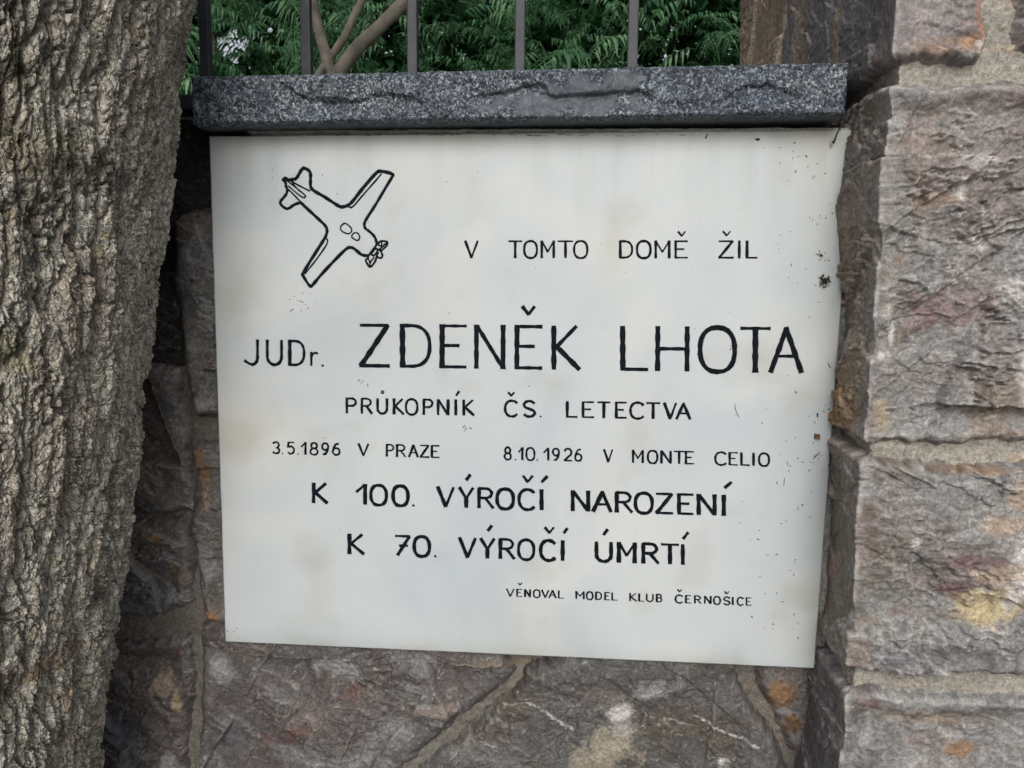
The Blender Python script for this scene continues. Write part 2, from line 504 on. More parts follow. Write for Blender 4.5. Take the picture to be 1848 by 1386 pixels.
def rock_colour(S, Z, H, pal, seed, blobs, veins):
    a, b, c, w = PALS[pal]
    wx = fbm(S * 30, Z * 30, seed + 1, 3) * 0.03; wz = fbm(S * 30, Z * 30, seed + 2, 3) * 0.03
    n1 = fbm((S + wx) * 8, (Z + wz) * 11, seed + 3, 6, .55)
    n2 = fbm((S + wx) * 15, (Z + wz) * 20, seed + 4, 6, .55)
    n3 = fbm((S + wz) * 60, (Z + wx) * 90, seed + 5, 4)
    n4 = fbm(S * 260, Z * 330, seed + 6, 3)
    col = a + (b - a) * sst(-0.15, 0.30, n1)[..., None] * w
    col = col + (c - col) * (sst(0.12, 0.42, n2) * 0.75)[..., None]
    n6 = fbm((S + wz) * 130, (Z + wx) * 170, seed + 13, 4, 0.65)
    col = col * (1 + 0.50 * n3 + 0.6 * n6 + 0.45 * n4)[..., None]
    flk = sst(0.30, 0.52, fbm(S * 190, Z * 230, seed + 14, 3, 0.6))
    col = col + (WHITE * 0.8 - col) * (flk * 0.28)[..., None]
    # chalky bloom on small patches
    n5 = fbm((S + wx) * 75, (Z + wz) * 110, seed + 8, 5, 0.6)
    col = col + (WHITE * 0.72 - col) * (sst(0.34, 0.55, n5) * 0.75)[..., None]
    # thin quartz veins
    r = np.abs(gn((S + wx * 2.0) * 9 + 3, (Z - S * 0.6 + wz * 2.0) * 12, seed + 7))
    vm = (1 - sst(0.004, 0.022, r)) * veins * sst(0.0, 0.3, gn(S * 18, Z * 18, seed + 9))
    col = col + (WHITE - col) * (vm * 0.8)[..., None]
    for (bs, bz, rs, rz, bc, st) in blobs:
        d = np.hypot((S - bs) / rs, (Z - bz) / rz) + 0.75 * fbm((S + wx) * 55, (Z + wz) * 55, seed + 11, 4) + 0.35 * n5
        m = (1 - sst(0.42, 1.12, d + 0.5 * n3)) * st
        col = col + (np.asarray(bc) * (1 + 0.5 * n3 + 0.4 * n4)[..., None] - col) * m[..., None]
    col = col.mean() + (col - col.mean()) * 1.0
    return np.clip(col, 0.008, 0.8)

STONES = {}
def stone(parent, fr, poly, seed, base=0.012, amp=1.0, pal='wall', blobs=(), cracks=(), res=0.00095,
          bed=0.0, flat=0.0, label=None, veins=0.15, sunk=0.0, edge=0.004, name='stone', corner=None, lines=()):
    P = np.array(poly)
    STONES.setdefault(id(fr), []).append(poly)
    pad = 0.008
    s0, z0 = P.min(0) - pad; s1, z1 = P.max(0) + pad
    ns = max(6, int((s1 - s0) / res)); nz = max(6, int((z1 - z0) / res))
    S, Z = np.meshgrid(np.linspace(s0, s1, ns), np.linspace(z0, z1, nz))
    wx = fbm(S * 70, Z * 70, seed + 21, 4) * 0.0045 + gn(S * 22, Z * 22, seed + 22) * 0.003
    wz = fbm(S * 70, Z * 70, seed + 23, 4) * 0.0045 + gn(S * 22, Z * 22, seed + 24) * 0.003
    d, _ = seg_dist(S + wx, Z + wz, poly, True)
    sd = np.where(inside(S + wx, Z + wz, poly), d, -d)
    # relief: big split facets, then smaller scoops, ledges and grain
    cr_, sr_ = math.cos(seed * 1.7), math.sin(seed * 1.7)
    ax, az = S + wx * 0.5 + fbm(S * 25, Z * 25, seed + 31, 3) * 0.004, Z + wz * 0.5 + fbm(S * 25, Z * 25, seed + 32, 3) * 0.004
    rx_, rz_ = ax * (0.85 + .15 * cr_) + az * .35 * sr_, az
    h = scallop(rx_ * 9, rz_ * 10, seed + 40, 0.40, 3.2) * 0.023
    qx_, qz_ = rx_ * .8 - rz_ * .6, rx_ * .6 + rz_ * .8
    h -= scallop(qx_ * 17 + 4, qz_ * 17, seed + 39, 0.35, 2.8) * 0.0080
    h += scallop(qx_ * 32 + 4, qz_ * 40, seed + 41, 0.35, 2.8) * 0.0050
    h += scallop(rx_ * 75, rz_ * 95 + 5, seed + 42, 0.4, 2.0) * 0.0015
    h += scallop(rx_ * 190, rz_ * 250, seed + 43, 0.4, 2.0) * 0.0009
    # layers that have spalled off along jagged contours: sharp little steps
    for (fx, fz, lv, st, sd_) in ((11, 13 + 10 * bed, 4.5, 0.0030 * (1 + bed), 44), (42, 50 + 20 * bed, 3.0, 0.0008 * (1 + .5 * bed), 47), (120, 160, 3.0, 0.0006, 50)):
        q = fbm((qx_ if sd_ == 47 else rx_) * fx + sd_, (qz_ if sd_ == 47 else rz_) * fz, seed + sd_, 5, 0.55) * lv
        fr_ = q - np.floor(q)
        h += (np.floor(q) + sst(0.0, 0.16, fr_)) * st - q * st * 0.55
    h += fbm(S * 420, Z * 420, seed + 46, 3) * 0.0008
    h = h - h.mean()
    if isinstance(fr, PillarFrame):
        h = h * (0.22 + 0.78 * sst(0.0, 0.030, np.abs(S)))
        h = h * np.where(S < -0.012, 0.7, 1.0) if False else h
    h = h * amp * (1 - flat * 0.75)
    for (line, w, dep, step) in cracks:
        dd, sg = seg_dist(S + wx * 1.5, Z + wz * 1.5, line)
        h -= dep * (1 - sst(0.2 * w, w, dd))
        h -= step * sst(0, 0.0015, dd * np.where(sg > 0, 1, 0)) * (1 - sst(0.010, 0.035, dd)) * (sg > 0)
    h = np.where(h < -0.007, -0.007 + (h + 0.007) * 0.35, h)
    h = np.where(h > 0.009, 0.009 + (h - 0.009) * 0.5, h)
    if isinstance(fr, PillarFrame):
        h = h * (1 - 0.45 * (1 - sst(-0.012, 0.0, S)))
    lim = 0.0005 + 0.0025 * fbm(S * 30, Z * 30, seed + 61, 3)
    te = sst(0.004, 0.024, sd)
    h = np.where(h < lim, lim + (h - lim) * te, h)
    h += base - sunk
    prof = 1 - np.exp(-np.maximum(sd, 0) / edge)
    h = np.where(sd > 0, (h + 0.004) * prof - 0.004, -0.004 + sd * 1.6)
    keep = sd > -0.006
    col = rock_colour(S, Z, h, pal, seed, blobs, veins)
    # freshly broken crests of the stone are paler than its weathered faces
    kb = max(2, int(0.0035 / res))
    def blur(a, ax_):
        p = np.pad(a, [(kb, kb) if i == ax_ else (0, 0) for i in range(2)], mode='edge')
        c_ = np.cumsum(p, axis=ax_); n_ = a.shape[ax_]
        return (np.take(c_, np.arange(2 * kb, 2 * kb + n_), ax_) - np.take(c_, np.arange(0, n_), ax_)) / (2 * kb)
    crest = h - blur(blur(h, 0), 1)
    cw = sst(0.00025, 0.0013, crest) * sst(-0.4, 0.3, fbm(S * 40, Z * 40, seed + 83, 3)) * (sd > 0)
    col = col * (1 + 0.30 * cw)[..., None] + (np.array((.40, .375, .35)) - col) * (0.30 * cw)[..., None] * (col.mean() / 0.16)
    if isinstance(fr, PillarFrame):
        wr = (1 - sst(0.0005, 0.0022, np.abs(S - 0.0008))) * sst(-.25, .25, fbm(Z * 40, S * 5, seed + 81, 4))
        col = col + (WHITE * .8 - col) * (wr * .6)[..., None]
    for (line, w, bc, st) in lines:
        dd, sg = seg_dist(S + wx * 0.3, Z + wz * 0.3, line)
        m = (1 - sst(0.2 * w, w * .9, dd + fbm(S * 300, Z * 300, seed + 71, 2) * w * 1.1)) * st * .8 * sst(-.45, .1, fbm(S * 90, Z * 90, seed + 72, 3))
        col = col + (np.asarray(bc) - col) * m[..., None]
    V = fr.pos(S, Z, h).reshape(-1, 3)
    Q = grid_faces(nz, ns, keep)
    V, Q, C = compact(V, Q, col.reshape(-1, 3))
    o = mesh_np(name, V, Q, M_ROCK, C, parent=parent)
    if label:
        o['label'] = label
    return o

def px(fr, pts): return [fr.uv(*p) for p in pts]
def blob(fr, x, y, rx, ry, c, st=0.9):
    s, z = fr.uv(x, y)
    k = 0.72 / F if isinstance(fr, WallFrame) else 0.675 / F
    return (s, z, rx * k * 1.05, ry * k * 1.05, c, st)

def mortar_sheet(parent, fr, s0, s1, z0, z1, res, seed, base, c, amp=1.0, name='mortar'):
    c = tuple(1.12 * v for v in c) if fr is PF_() else tuple(1.02 * v for v in c)
    base = base - 0.0035
    ns = max(3, int((s1 - s0) / res)); nz = max(3, int((z1 - z0) / res))
    S, Z = np.meshgrid(np.linspace(s0, s1, ns), np.linspace(z0, z1, nz))
    h = base + (fbm(S * 25, Z * 40, seed, 4) * 0.003 + fbm(S * 170, Z * 170, seed + 3, 4, 0.65) * 0.0026 - 0.0012 * sst(.35, .5, gn(S * 260, Z * 260, seed + 5))) * amp
    for poly in STONES.get(id(fr), []):
        q = np.array(poly)
        if q[:, 0].max() < s0 or q[:, 0].min() > s1 or q[:, 1].max() < z0 or q[:, 1].min() > z1: continue
        m = (S > q[:, 0].min()) & (S < q[:, 0].max()) & (Z > q[:, 1].min()) & (Z < q[:, 1].max())
        if not m.any(): continue
        dd, _ = seg_dist(S[m], Z[m], poly, True)
        h[m] -= 0.022 * sst(0.007, 0.012, dd) * inside(S[m], Z[m], poly)
    n = fbm(S * 18, Z * 30, seed + 7, 4); n2 = fbm(S * 300, Z * 300, seed + 8, 3)
    cc = np.array(c)
    col = cc * (1 + 0.35 * n + 0.5 * n2)[..., None]
    col = col + (np.array((0.42, 0.30, 0.18)) * cc.mean() / 0.26 - col) * (sst(0.1, 0.5, fbm(S * 12, Z * 90, seed + 9, 4)) * 0.5)[..., None]
    V = fr.pos(S, Z, h).reshape(-1, 3)
    return mesh_np(name, V, grid_faces(nz, ns), M_MORT, np.clip(col.reshape(-1, 3), 0.01, 0.7), parent=parent)

# --- garden wall under the coping
WY = 0.024
WF = WallFrame(WY)
wall = thing('stone_wall', 'low rough grey and purple stone wall carrying the marble plaque and granite coping', 'wall')
Z_UNDER = 1.640
TOPZ = 1.6375
box('wall_core', -2.4, 0.25, WY + 0.032, 0.275, -0.02, TOPZ, simple('wall_core_mortar', (0.2, 0.18, 0.16), 0.95, 20, 0.2), wall)

stone(wall, WF, px(WF, [(364, 1128), (500, 1120), (900, 1150), (925, 1212), (905, 1236), (705, 1396), (600, 1500), (358, 1500)]), 101,
      base=0.004, amp=1.15, pal='wallpurple', label='big purple grey stone with a dark slanting crack under the plaque',
      blobs=[blob(WF, 395, 1210, 30, 40, GREY * 1.5), blob(WF, 560, 1290, 60, 30, PINK * 0.6, .5), blob(WF, 610, 1200, 60, 35, GREY * 1.5, .8),
             blob(WF, 480, 1340, 22, 14, MAROON), blob(WF, 545, 1315, 35, 14, RUST * .5, .5), blob(WF, 520, 1340, 22, 18, MAROON, .9), blob(WF, 560, 1370, 80, 30, GREY * 1.15, .8),
             blob(WF, 640, 1250, 25, 18, RUST * .45, .5), blob(WF, 420, 1330, 50, 60, DGREY, .9), blob(WF, 780, 1270, 60, 16, PINK * .8, .8),
             blob(WF, 700, 1320, 70, 45, GREY * .95, .7), blob(WF, 880, 1190, 60, 20, BROWN * 1.3, .8), blob(WF, 450, 1180, 60, 22, BROWN * .9, .8)],
      cracks=[(px(WF, [(470, 1345), (530, 1290), (575, 1245), (600, 1215)]), 0.003, 0.006, 0.006),
              (px(WF, [(360, 1260), (430, 1300), (500, 1360), (520, 1400)]), 0.002, 0.002, 0.010),
              (px(WF, [(660, 1385), (720, 1310), (790, 1330)]), 0.0015, 0.002, 0.007),
              (px(WF, [(650, 1225), (655, 1190), (690, 1185)]), 0.0014, 0.003, 0.002)])
stone(wall, WF, px(WF, [(952, 1206), (1100, 1150), (1330, 1150), (1322, 1215), (1395, 1330), (1432, 1430), (1432, 1520), (715, 1520), (752, 1400), (862, 1300), (938, 1236)]), 133,
      base=0.004, amp=0.85, pal='wall', flat=0.30, label='flat dark grey stone crossed by thin white veins under the plaque',
      blobs=[blob(WF, 1110, 1345, 60, 45, (.30, .265, .20), .75), blob(WF, 1065, 1375, 60, 34, (.27, .24, .18), .75), blob(WF, 1120, 1310, 30, 26, WHITE * .6, .7), blob(WF, 1120, 1285, 30, 22, WHITE * .9, .8), blob(WF, 1170, 1245, 30, 25, GREY * 2, .6),
             blob(WF, 1300, 1370, 16, 16, WHITE, .95), blob(WF, 1290, 1250, 90, 50, DGREY * 1.2, .6), blob(WF, 1075, 1250, 60, 20, PURP, .8),
             blob(WF, 890, 1370, 60, 40, GREY * .8, .8), blob(WF, 1235, 1350, 40, 30, DGREY, .8), blob(WF, 1000, 1290, 60, 60, DGREY * 1.1, .7)],
      lines=[(px(WF, [(952, 1262), (985, 1280), (1010, 1300), (1034, 1318)]), 0.0024, WHITE, .95), (px(WF, [(905, 1268), (952, 1262)]), 0.0010, WHITE * .8, .8),
             (px(WF, [(1255, 1292), (1300, 1312), (1362, 1334)]), 0.0018, WHITE, .95), (px(WF, [(1130, 1282), (1180, 1290), (1250, 1312)]), 0.0010, WHITE * .8, .8),
             (px(WF, [(868, 1328), (896, 1342)]), 0.0020, WHITE * .9, .8), (px(WF, [(1225, 1372), (1300, 1366)]), 0.0008, DGREY * .3, .8)],
      cracks=[(px(WF, [(1010, 1345), (1060, 1290), (1100, 1270)]), 0.0015, 0.0015, 0.004),
              (px(WF, [(820, 1335), (826, 1375), (835, 1400)]), 0.0018, 0.004, 0.003),
              (px(WF, [(1245, 1215), (1205, 1300), (1235, 1350)]), 0.0012, 0.002, 0.003)])
stone(wall, WF, px(WF, [(1378, 1150), (1480, 1150), (1482, 1400), (1440, 1372), (1412, 1320), (1365, 1235)]), 155, base=0.004, amp=0.7, pal='dark',
      blobs=[blob(WF, 1412, 1250, 34, 34, OCHRE * .6, .9), blob(WF, 1405, 1235, 22, 22, OCHRE * .8, .8), blob(WF, 1428, 1305, 26, 30, OCHRE * .45, 1), blob(WF, 1405, 1280, 24, 10, WHITE * .5, .9), blob(WF, 1435, 1350, 22, 16, MAROON, .8)],
      label='small triangular stone stained orange at the lower right of the plaque')
stone(wall, WF, px(WF, [(322, 398), (350, 380), (440, 378), (450, 760), (352, 752), (332, 640), (316, 500)]), 171, base=0.008, amp=0.75, pal='dark',
      blobs=[blob(WF, 375, 570, 20, 60, GREY * 1.2, .8), blob(WF, 362, 730, 30, 16, GREY * 1.5, .9), blob(WF, 345, 520, 14, 60, BLUEG * .8, .8)],
      cracks=[(px(WF, [(345, 655), (400, 660)]), 0.0012, 0.003, 0.002), (px(WF, [(350, 700), (400, 697)]), 0.0010, 0.003, 0.002)])
stone(wall, WF, px(WF, [(356, 800), (450, 792), (450, 1138), (368, 1118), (345, 960)]), 187, base=0.004, amp=0.8, pal='dark',
      blobs=[blob(WF, 374, 845, 22, 62, OCHRE * .6, .8), blob(WF, 372, 1010, 22, 70, GREY * 1.2, .8), blob(WF, 385, 1115, 24, 16, OCHRE * .9, .9), blob(WF, 378, 900, 10, 30, BEIGE, .7)],
      label='narrow upright stone with rusty orange ends beside the plaque')
stone(wall, WF, px(WF, [(150, 640), (322, 662), (340, 762), (345, 925), (250, 925), (150, 930)]), 201, base=-0.002, amp=0.8, pal='dark',
      blobs=[blob(WF, 300, 740, 25, 30, BLUEG * .7, .8), blob(WF, 320, 880, 14, 30, BEIGE * .5, .6)])
stone(wall, WF, px(WF, [(150, 948), (335, 935), (345, 1010), (342, 1085), (268, 1116), (150, 1105)]), 223, base=0.006, amp=1.5, pal='dark',
      blobs=[blob(WF, 255, 1050, 40, 34, BLUEG, 1), blob(WF, 320, 1030, 26, 40, BEIGE * .5, .9), blob(WF, 290, 965, 14, 8, OCHRE, .9), blob(WF, 222, 1095, 24, 14, BLUEG * 1.2, .9)])
stone(wall, WF, px(WF, [(110, 1170), (240, 1160), (338, 1152), (345, 1230), (334, 1330), (338, 1520), (110, 1520)]), 241, base=0.004, amp=1.1, pal='wallpurple',
      blobs=[blob(WF, 225, 1320, 42, 70, BLUEG * .62, 1), blob(WF, 300, 1230, 26, 26, BEIGE * .85, .9), blob(WF, 325, 1255, 12, 32, YELL * .8, .9), blob(WF, 310, 1375, 26, 26, GREY * 1.4, .8), blob(WF, 322, 1172, 14, 20, MAROON, .8)],
      cracks=[(px(WF, [(222, 1215), (240, 1250), (258, 1320), (262, 1390)]), 0.002, 0.003, -0.004)])
stone(wall, WF, px(WF, [(150, 396), (322, 396), (322, 520), (340, 655), (150, 655)]), 263, base=-0.012, amp=0.5, pal='painted_shade', sunk=0.0)  # this stone and the next carry the recess's shade in their colour
stone(wall, WF, px(WF, [(296, 215), (450, 215), (450, 384), (352, 386), (318, 404), (286, 404)]), 271, base=-0.012, amp=0.6, pal='painted_shade')
# stones out of the picture: to the left behind the tree and down to the pavement
ROWPAL = ['wall', 'wallpurple', 'dark', 'wall']
def rows(parent, fr, x0, x1, z0, z1, seed, res, pals, skip=None, rh=(0.14, 0.22)):
    r = random.Random(seed); z = z0
    while z < z1 - 0.05:
        hh = min(r.uniform(*rh), z1 - z)
        if z1 - (z + hh) < 0.08: hh = z1 - z
        x = x0
        while x < x1 - 0.04:
            w = min(r.uniform(0.16, 0.36), x1 - x)
            if x1 - (x + w) < 0.08: w = x1 - x
            a = 0.009
            poly = [(x + a, z + a), (x + w - a, z + a + r.uniform(0, .01)), (x + w - a, z + hh - a), (x + a, z + hh - a - r.uniform(0, .01))]
            stone(parent, fr, poly, r.randint(300, 9000), base=0.004, pal=r.choice(pals), res=res, veins=0.5)
            x += w
        z += hh
rows(wall, WF, -2.35, -0.70, 0.02, 1.63, 3, 0.006, ROWPAL)
rows(wall, WF, -0.70, 0.235, 0.02, 0.90, 4, 0.005, ROWPAL)

mortar_sheet(wall, WF, -0.86, 0.25, 0.92, TOPZ, 0.0022, 900, -0.004, (0.155, 0.142, 0.124))
mortar_sheet(wall, WF, -2.4, -0.86, 0.92, TOPZ, 0.02, 905, -0.004, (0.19, 0.175, 0.155))
mortar_sheet(wall, WF, -2.4, 0.25, -0.02, 0.92, 0.02, 907, -0.004, (0.19, 0.175, 0.155))
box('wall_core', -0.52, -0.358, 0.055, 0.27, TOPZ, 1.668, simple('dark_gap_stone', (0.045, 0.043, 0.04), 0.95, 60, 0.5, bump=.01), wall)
# mortar bed between coping and plaque
def wobble_box(name, x0, x1, y0, y1, z0, z1, mat, parent, col, seed, res=0.002, amp=0.0012):
    nx = int((x1 - x0) / res); nz = max(4, int((z1 - z0) / res))
    X, Z = np.meshgrid(np.linspace(x0, x1, nx), np.linspace(z0, z1, nz))
    t = (Z - z0) / (z1 - z0)
    Zw = Z + (gn(X * 60, 0 * X, seed) * 0.0012 + gn(X * 13, 0 * X, seed + 1) * 0.0012) * np.where(t < .5, 1, 0.4)
    H = fbm(X * 90, Z * 90, seed + 2, 4) * amp * 2
    Y = y0 - H + (np.minimum(t, 1 - t) < 0.001) * (y1 - y0)
    c = np.array(col) * (1 + 0.4 * fbm(X * 40, Z * 60, seed + 3, 4) + 0.3 * fbm(X * 300, Z * 300, seed + 4, 2))[..., None]
    return mesh_np(name, np.stack([X, Y, Zw], -1).reshape(-1, 3), grid_faces(nz, nx), mat, np.clip(c.reshape(-1, 3), .01, .6), parent=parent)
wobble_box('mortar_bed', at(395, 240, 0.004)[0] + .03, 0.24, 0.002, 0.03, 1.632, 1.6405, M_MORT, wall, (0.36, 0.355, 0.335), 77)

# --- coping slab (granite)
CY = -0.035
def coping(x0, x1, zb0, zt0, zb1, zt1, seed, res, label, features=True):
    nx = int((x1 - x0) / res); nz = int((zt0 - zb0) / res)
    U, T = np.meshgrid(np.linspace(0, 1, nx), np.linspace(0, 1, nz))
    X = x0 + U * (x1 - x0)
    zb = zb0 + (zb1 - zb0) * U; zt = zt0 + (zt1 - zt0) * U
    Z = zb + T * (zt - zb)
    ax = X + fbm(X * 40, Z * 40, seed, 3) * 0.008; az = Z + fbm(X * 40, Z * 40, seed + 1, 3) * 0.008
    h = scallop(ax * 16, az * 26, seed + 2, 0.8, 1.6) * 0.006 + scallop(ax * 60, az * 90, seed + 3, 0.9, 1.6) * 0.0025
    rough = scallop(ax * 230, az * 260, seed + 4, 0.9, 1.5) * 0.0012 + fbm(X * 600, Z * 600, seed + 5, 2) * 0.0010
    sm = np.zeros_like(X)
    if features:
        for (bx, by, rx, ry) in ((1020, 182, 130, 26), (1080, 160, 85, 26), (1120, 145, 55, 14), (985, 195, 100, 14)):
            p = at(bx, by, CY)
            d = np.hypot((X - p[0]) / (rx * .51e-3), (Z - p[2]) / (ry * .51e-3)) + 1.5 * fbm(X * 45, Z * 70, seed + 9, 6, .6)
            sm = np.maximum(sm, 1 - sst(0.7, 1.05, d))
        for line, w, dep, step in (([(880, 162), (975, 152), (1000, 165), (1060, 172), (1090, 160), (1150, 163)], .0016, .003, .004),
                                   ([(620, 170), (660, 175), (700, 160), (740, 172)], .0016, .0015, .004),
                                   ([(1310, 170), (1340, 152), (1375, 150), (1410, 160)], .0014, .003, .003),
                                   ([(520, 155), (560, 180), (600, 175)], .0014, .001, .004)):
            pl = [(at(a, b, CY)[0], at(a, b, CY)[2]) for a, b in line]
            dd, sg = seg_dist(ax, az, pl)
            h -= dep * (1 - sst(0.2 * w, w, dd)) + step * (sg < 0) * (1 - sst(0.004, 0.02, dd)) * sst(0, .001, dd)
    h = h + rough * (1 - 0.9 * sm)
    e = np.minimum(np.minimum(Z - zb, zt - Z), np.minimum(X - x0, x1 - X))
    ez = sst(0, 0.007, np.minimum(zt - Z, Z - zb))
    h = np.where(np.minimum(zt - Z, Z - zb) < 0.007, h * ez + 0.0005 * (1 - ez) + rough * .6 * (1 - ez), h)
    h = (h + 0.012) * (1 - np.exp(-np.maximum(e, 0) / 0.0007)) - 0.012
    h = np.where(e < 1e-7, -0.012, h)
    zj = fbm(X * 50, 0 * X + 3, seed + 12, 4) * 0.0012 * (1 - sst(0, .006, np.minimum(Z - zb, zt - Z)))
    V1 = np.stack([X, CY + 0.003 - h, Z + zj], -1).reshape(-1, 3)
    Q1 = grid_faces(nz, nx)
    n0 = len(V1)
    yb, yB = CY + 0.0149, 0.285
    b = np.array([(x0, yb, zb0), (x1, yb, zb1), (x1, yB, zb1), (x0, yB, zb0), (x0, yb, zt0), (x1, yb, zt1), (x1, yB, zt1), (x0, yB, zt0)])
    Qb = np.array([f for f in BOXF if f != (0, 1, 5, 4)]) + n0
    V = np.vstack([V1, b]); Q = np.vstack([Q1, Qb])
    s = np.concatenate([sm.ravel(), np.full(8, 0.7)])
    o = mesh_np('coping_slab', V, Q, M_GRAN, None, parent=wall, extra={'smoothness': s})
    sm_ = np.ones(len(o.data.polygons), dtype=bool); sm_[len(Q1):] = False
    o.data.polygons.foreach_set('use_smooth', sm_)
    o['label'] = label
    return o
zb0 = at(340, 224, CY)[2]; zt0 = at(340, 134, CY)[2]; zb1 = at(1535, 205, CY)[2]; zt1 = at(1535, 108, CY)[2]
coping(at(340, 180, CY)[0], at(1535, 150, CY)[0], zb0, zt0, zb1, zt1, 61, 0.0010, 'speckled blue grey granite coping with rough split front')
coping(-2.4, -0.79, zb0, zt0, zb0, zt0, 64, 0.006, 'second granite coping slab left of the tree', False)

# --- pillar
pillar = thing('stone_pillar', 'tall squared pillar of rough pinkish grey stones with beige mortar joints', 'pillar')
PBACK = -(0.56 - PF.YF)
zz = lambda y, x=1700: PF.uv(x, y)[1]
box('pillar_core', PF.XP + 0.034, PF.XP + 0.52, PF.YF + 0.034, 0.555, -0.02, 2.4, simple('pillar_core_mortar', (0.26, 0.23, 0.19), .95, 20, .2), pillar)
box('pillar_cap', PF.XP - 0.04, PF.XP + 0.56, PF.YF - 0.04, 0.60, 2.4, 2.46, M_GRAN, pillar, 0.006)

c = 0.0
# upper corner stone
stone(pillar, PF, [(-0.345, zz(112)), (-0.15, zz(112)), (0.0, zz(110)), PF.uv(1700, 108), PF.uv(1764, 107), PF.uv(1785, 60), PF.uv(1776, 0), (PF.uv(1775, -120)[0], 1.95), (-0.345, 1.95)], 518,
      base=0.0035, amp=0.6, pal='pillarred', bed=0.05, edge=0.0018, label='reddish grey corner stone with rusty right edge above the beige joint',
      blobs=[blob(PF, 1700, 85, 70, 18, np.array((.24, .16, .11)), .85), blob(PF, 1752, 78, 26, 16, OCHRE * 1.2, .8), blob(PF, 1768, 30, 12, 40, RUST * 1.3, .95),
             blob(PF, 1730, 60, 22, 14, MAROON, .8), blob(PF, 1762, 82, 9, 8, WHITE, .9), blob(PF, 1650, 30, 60, 40, PURP * 1.7, .6),
             (-0.20, 1.76, 0.25, 0.4, DGREY * 2.7, 0.7), (-0.145, 1.76, 0.010, 0.3, BEIGE * 1.4, .8), (-0.27, 1.74, 0.03, 0.3, BROWN * 2.4, .7), (-0.05, 1.74, 0.035, 0.3, DGREY * 2.3, .5)])
stone(pillar, PF, [(PBACK, zz(112)), (-0.358, zz(112)), (-0.358, 1.95), (PBACK, 1.95)], 531, base=0.0035, amp=0.9, pal='sidetop', edge=0.0018,
      label='beige brown stone at the far edge of the pillar side',
      blobs=[(-0.42, 1.75, 0.02, 0.2, OCHRE * 1.1, .6), (-0.55, 1.75, 0.05, 0.3, BEIGE * 1.3, .7)])
# top right stone
stone(pillar, PF, [PF.uv(1838, 84), PF.uv(1960, 82), (PF.uv(1960, -120)[0], 1.95), (PF.uv(1834, -120)[0], 1.95)], 547, base=0.0035, amp=0.7, pal='pillar', edge=0.0018)
# big middle stone
stone(pillar, PF, [(-0.20, zz(800)), (-0.012, zz(802)), (0.0, zz(800)), PF.uv(1700, 797), PF.uv(1848, 795), PF.uv(1990, 795), PF.uv(1990, 150), PF.uv(1800, 146),
                   PF.uv(1700, 156), PF.uv(1620, 148), (-0.02, zz(146)), (-0.20, zz(146))], 583,
      base=0.0035, amp=1.35, pal='pillar', bed=0.7, edge=0.0018, label='largest corner stone, pink and grey, level with the upper plaque',
      blobs=[blob(PF, 1700, 250, 90, 60, PINK * .95, .6), blob(PF, 1760, 230, 60, 50, GREY * 1.35, .5), blob(PF, 1690, 360, 60, 14, BEIGE * 1.1, .7),
             blob(PF, 1760, 300, 50, 20, WHITE * .8, .6), blob(PF, 1730, 340, 12, 22, WHITE, .9), blob(PF, 1762, 440, 40, 14, WHITE * .95, .85), blob(PF, 1700, 560, 80, 40, MAROON * 1.9, .7),
             blob(PF, 1760, 540, 70, 50, PURP * 1.25, .7), blob(PF, 1830, 525, 28, 20, WHITE, .9), blob(PF, 1600, 560, 12, 14, WHITE, .95), blob(PF, 1612, 600, 6, 24, WHITE, .9),
             blob(PF, 1598, 645, 14, 12, WHITE, .9), blob(PF, 1836, 680, 14, 60, WHITE * .95, .9), blob(PF, 1605, 783, 30, 7, WHITE, .9), blob(PF, 1620, 730, 60, 60, GREY * 1.05, .6),
             blob(PF, 1700, 730, 50, 40, GREY * 1.1, .6), blob(PF, 1790, 740, 40, 60, BROWN * 1.5, .7), blob(PF, 1610, 220, 20, 60, GREY * 1.5, .7), blob(PF, 1605, 330, 25, 60, GREY * 1.5, .7),
             blob(PF, 1650, 470, 40, 30, GREY * 1.2, .6), blob(PF, 1590, 745, 16, 35, YELL * .9, .7), blob(PF, 1815, 170, 30, 30, PURP * 1.2, .5),
             (-0.07, 1.39, 0.06, 0.045, OCHRE * .85, 1), (-0.085, 1.385, 0.012, 0.02, MAROON * 1.2, .9), (-0.03, 1.42, 0.02, 0.05, YELL * .7, .9), (-0.08, 1.52, 0.1, 0.14, BROWN * 1.5, .85), (-0.10, 1.60, 0.06, 0.05, DGREY * 1.5, .6),
             (-0.04, 1.64, 0.03, 0.03, BROWN * 1.5, .6)],
      cracks=[(px(PF, [(1700, 634), (1760, 628), (1800, 618), (1860, 622), (1980, 625)]), 0.0022, 0.006, 0.010),
              (px(PF, [(1565, 640), (1590, 655), (1625, 672), (1665, 697), (1700, 706), (1765, 704), (1800, 740)]), 0.0016, 0.002, 0.006),
              (px(PF, [(1740, 243), (1765, 258), (1785, 255), (1805, 268)]), 0.0016, 0.005, 0.002),
              (px(PF, [(1592, 218), (1635, 216), (1641, 250), (1642, 318)]), 0.0016, 0.002, 0.006),
              (px(PF, [(1700, 373), (1745, 372), (1790, 362)]), 0.0014, 0.003, 0.003),
              (px(PF, [(1588, 470), (1610, 492), (1625, 495)]), 0.002, 0.002, 0.004),
              (px(PF, [(1690, 440), (1720, 470), (1716, 500)]), 0.002, 0.003, 0.004)])
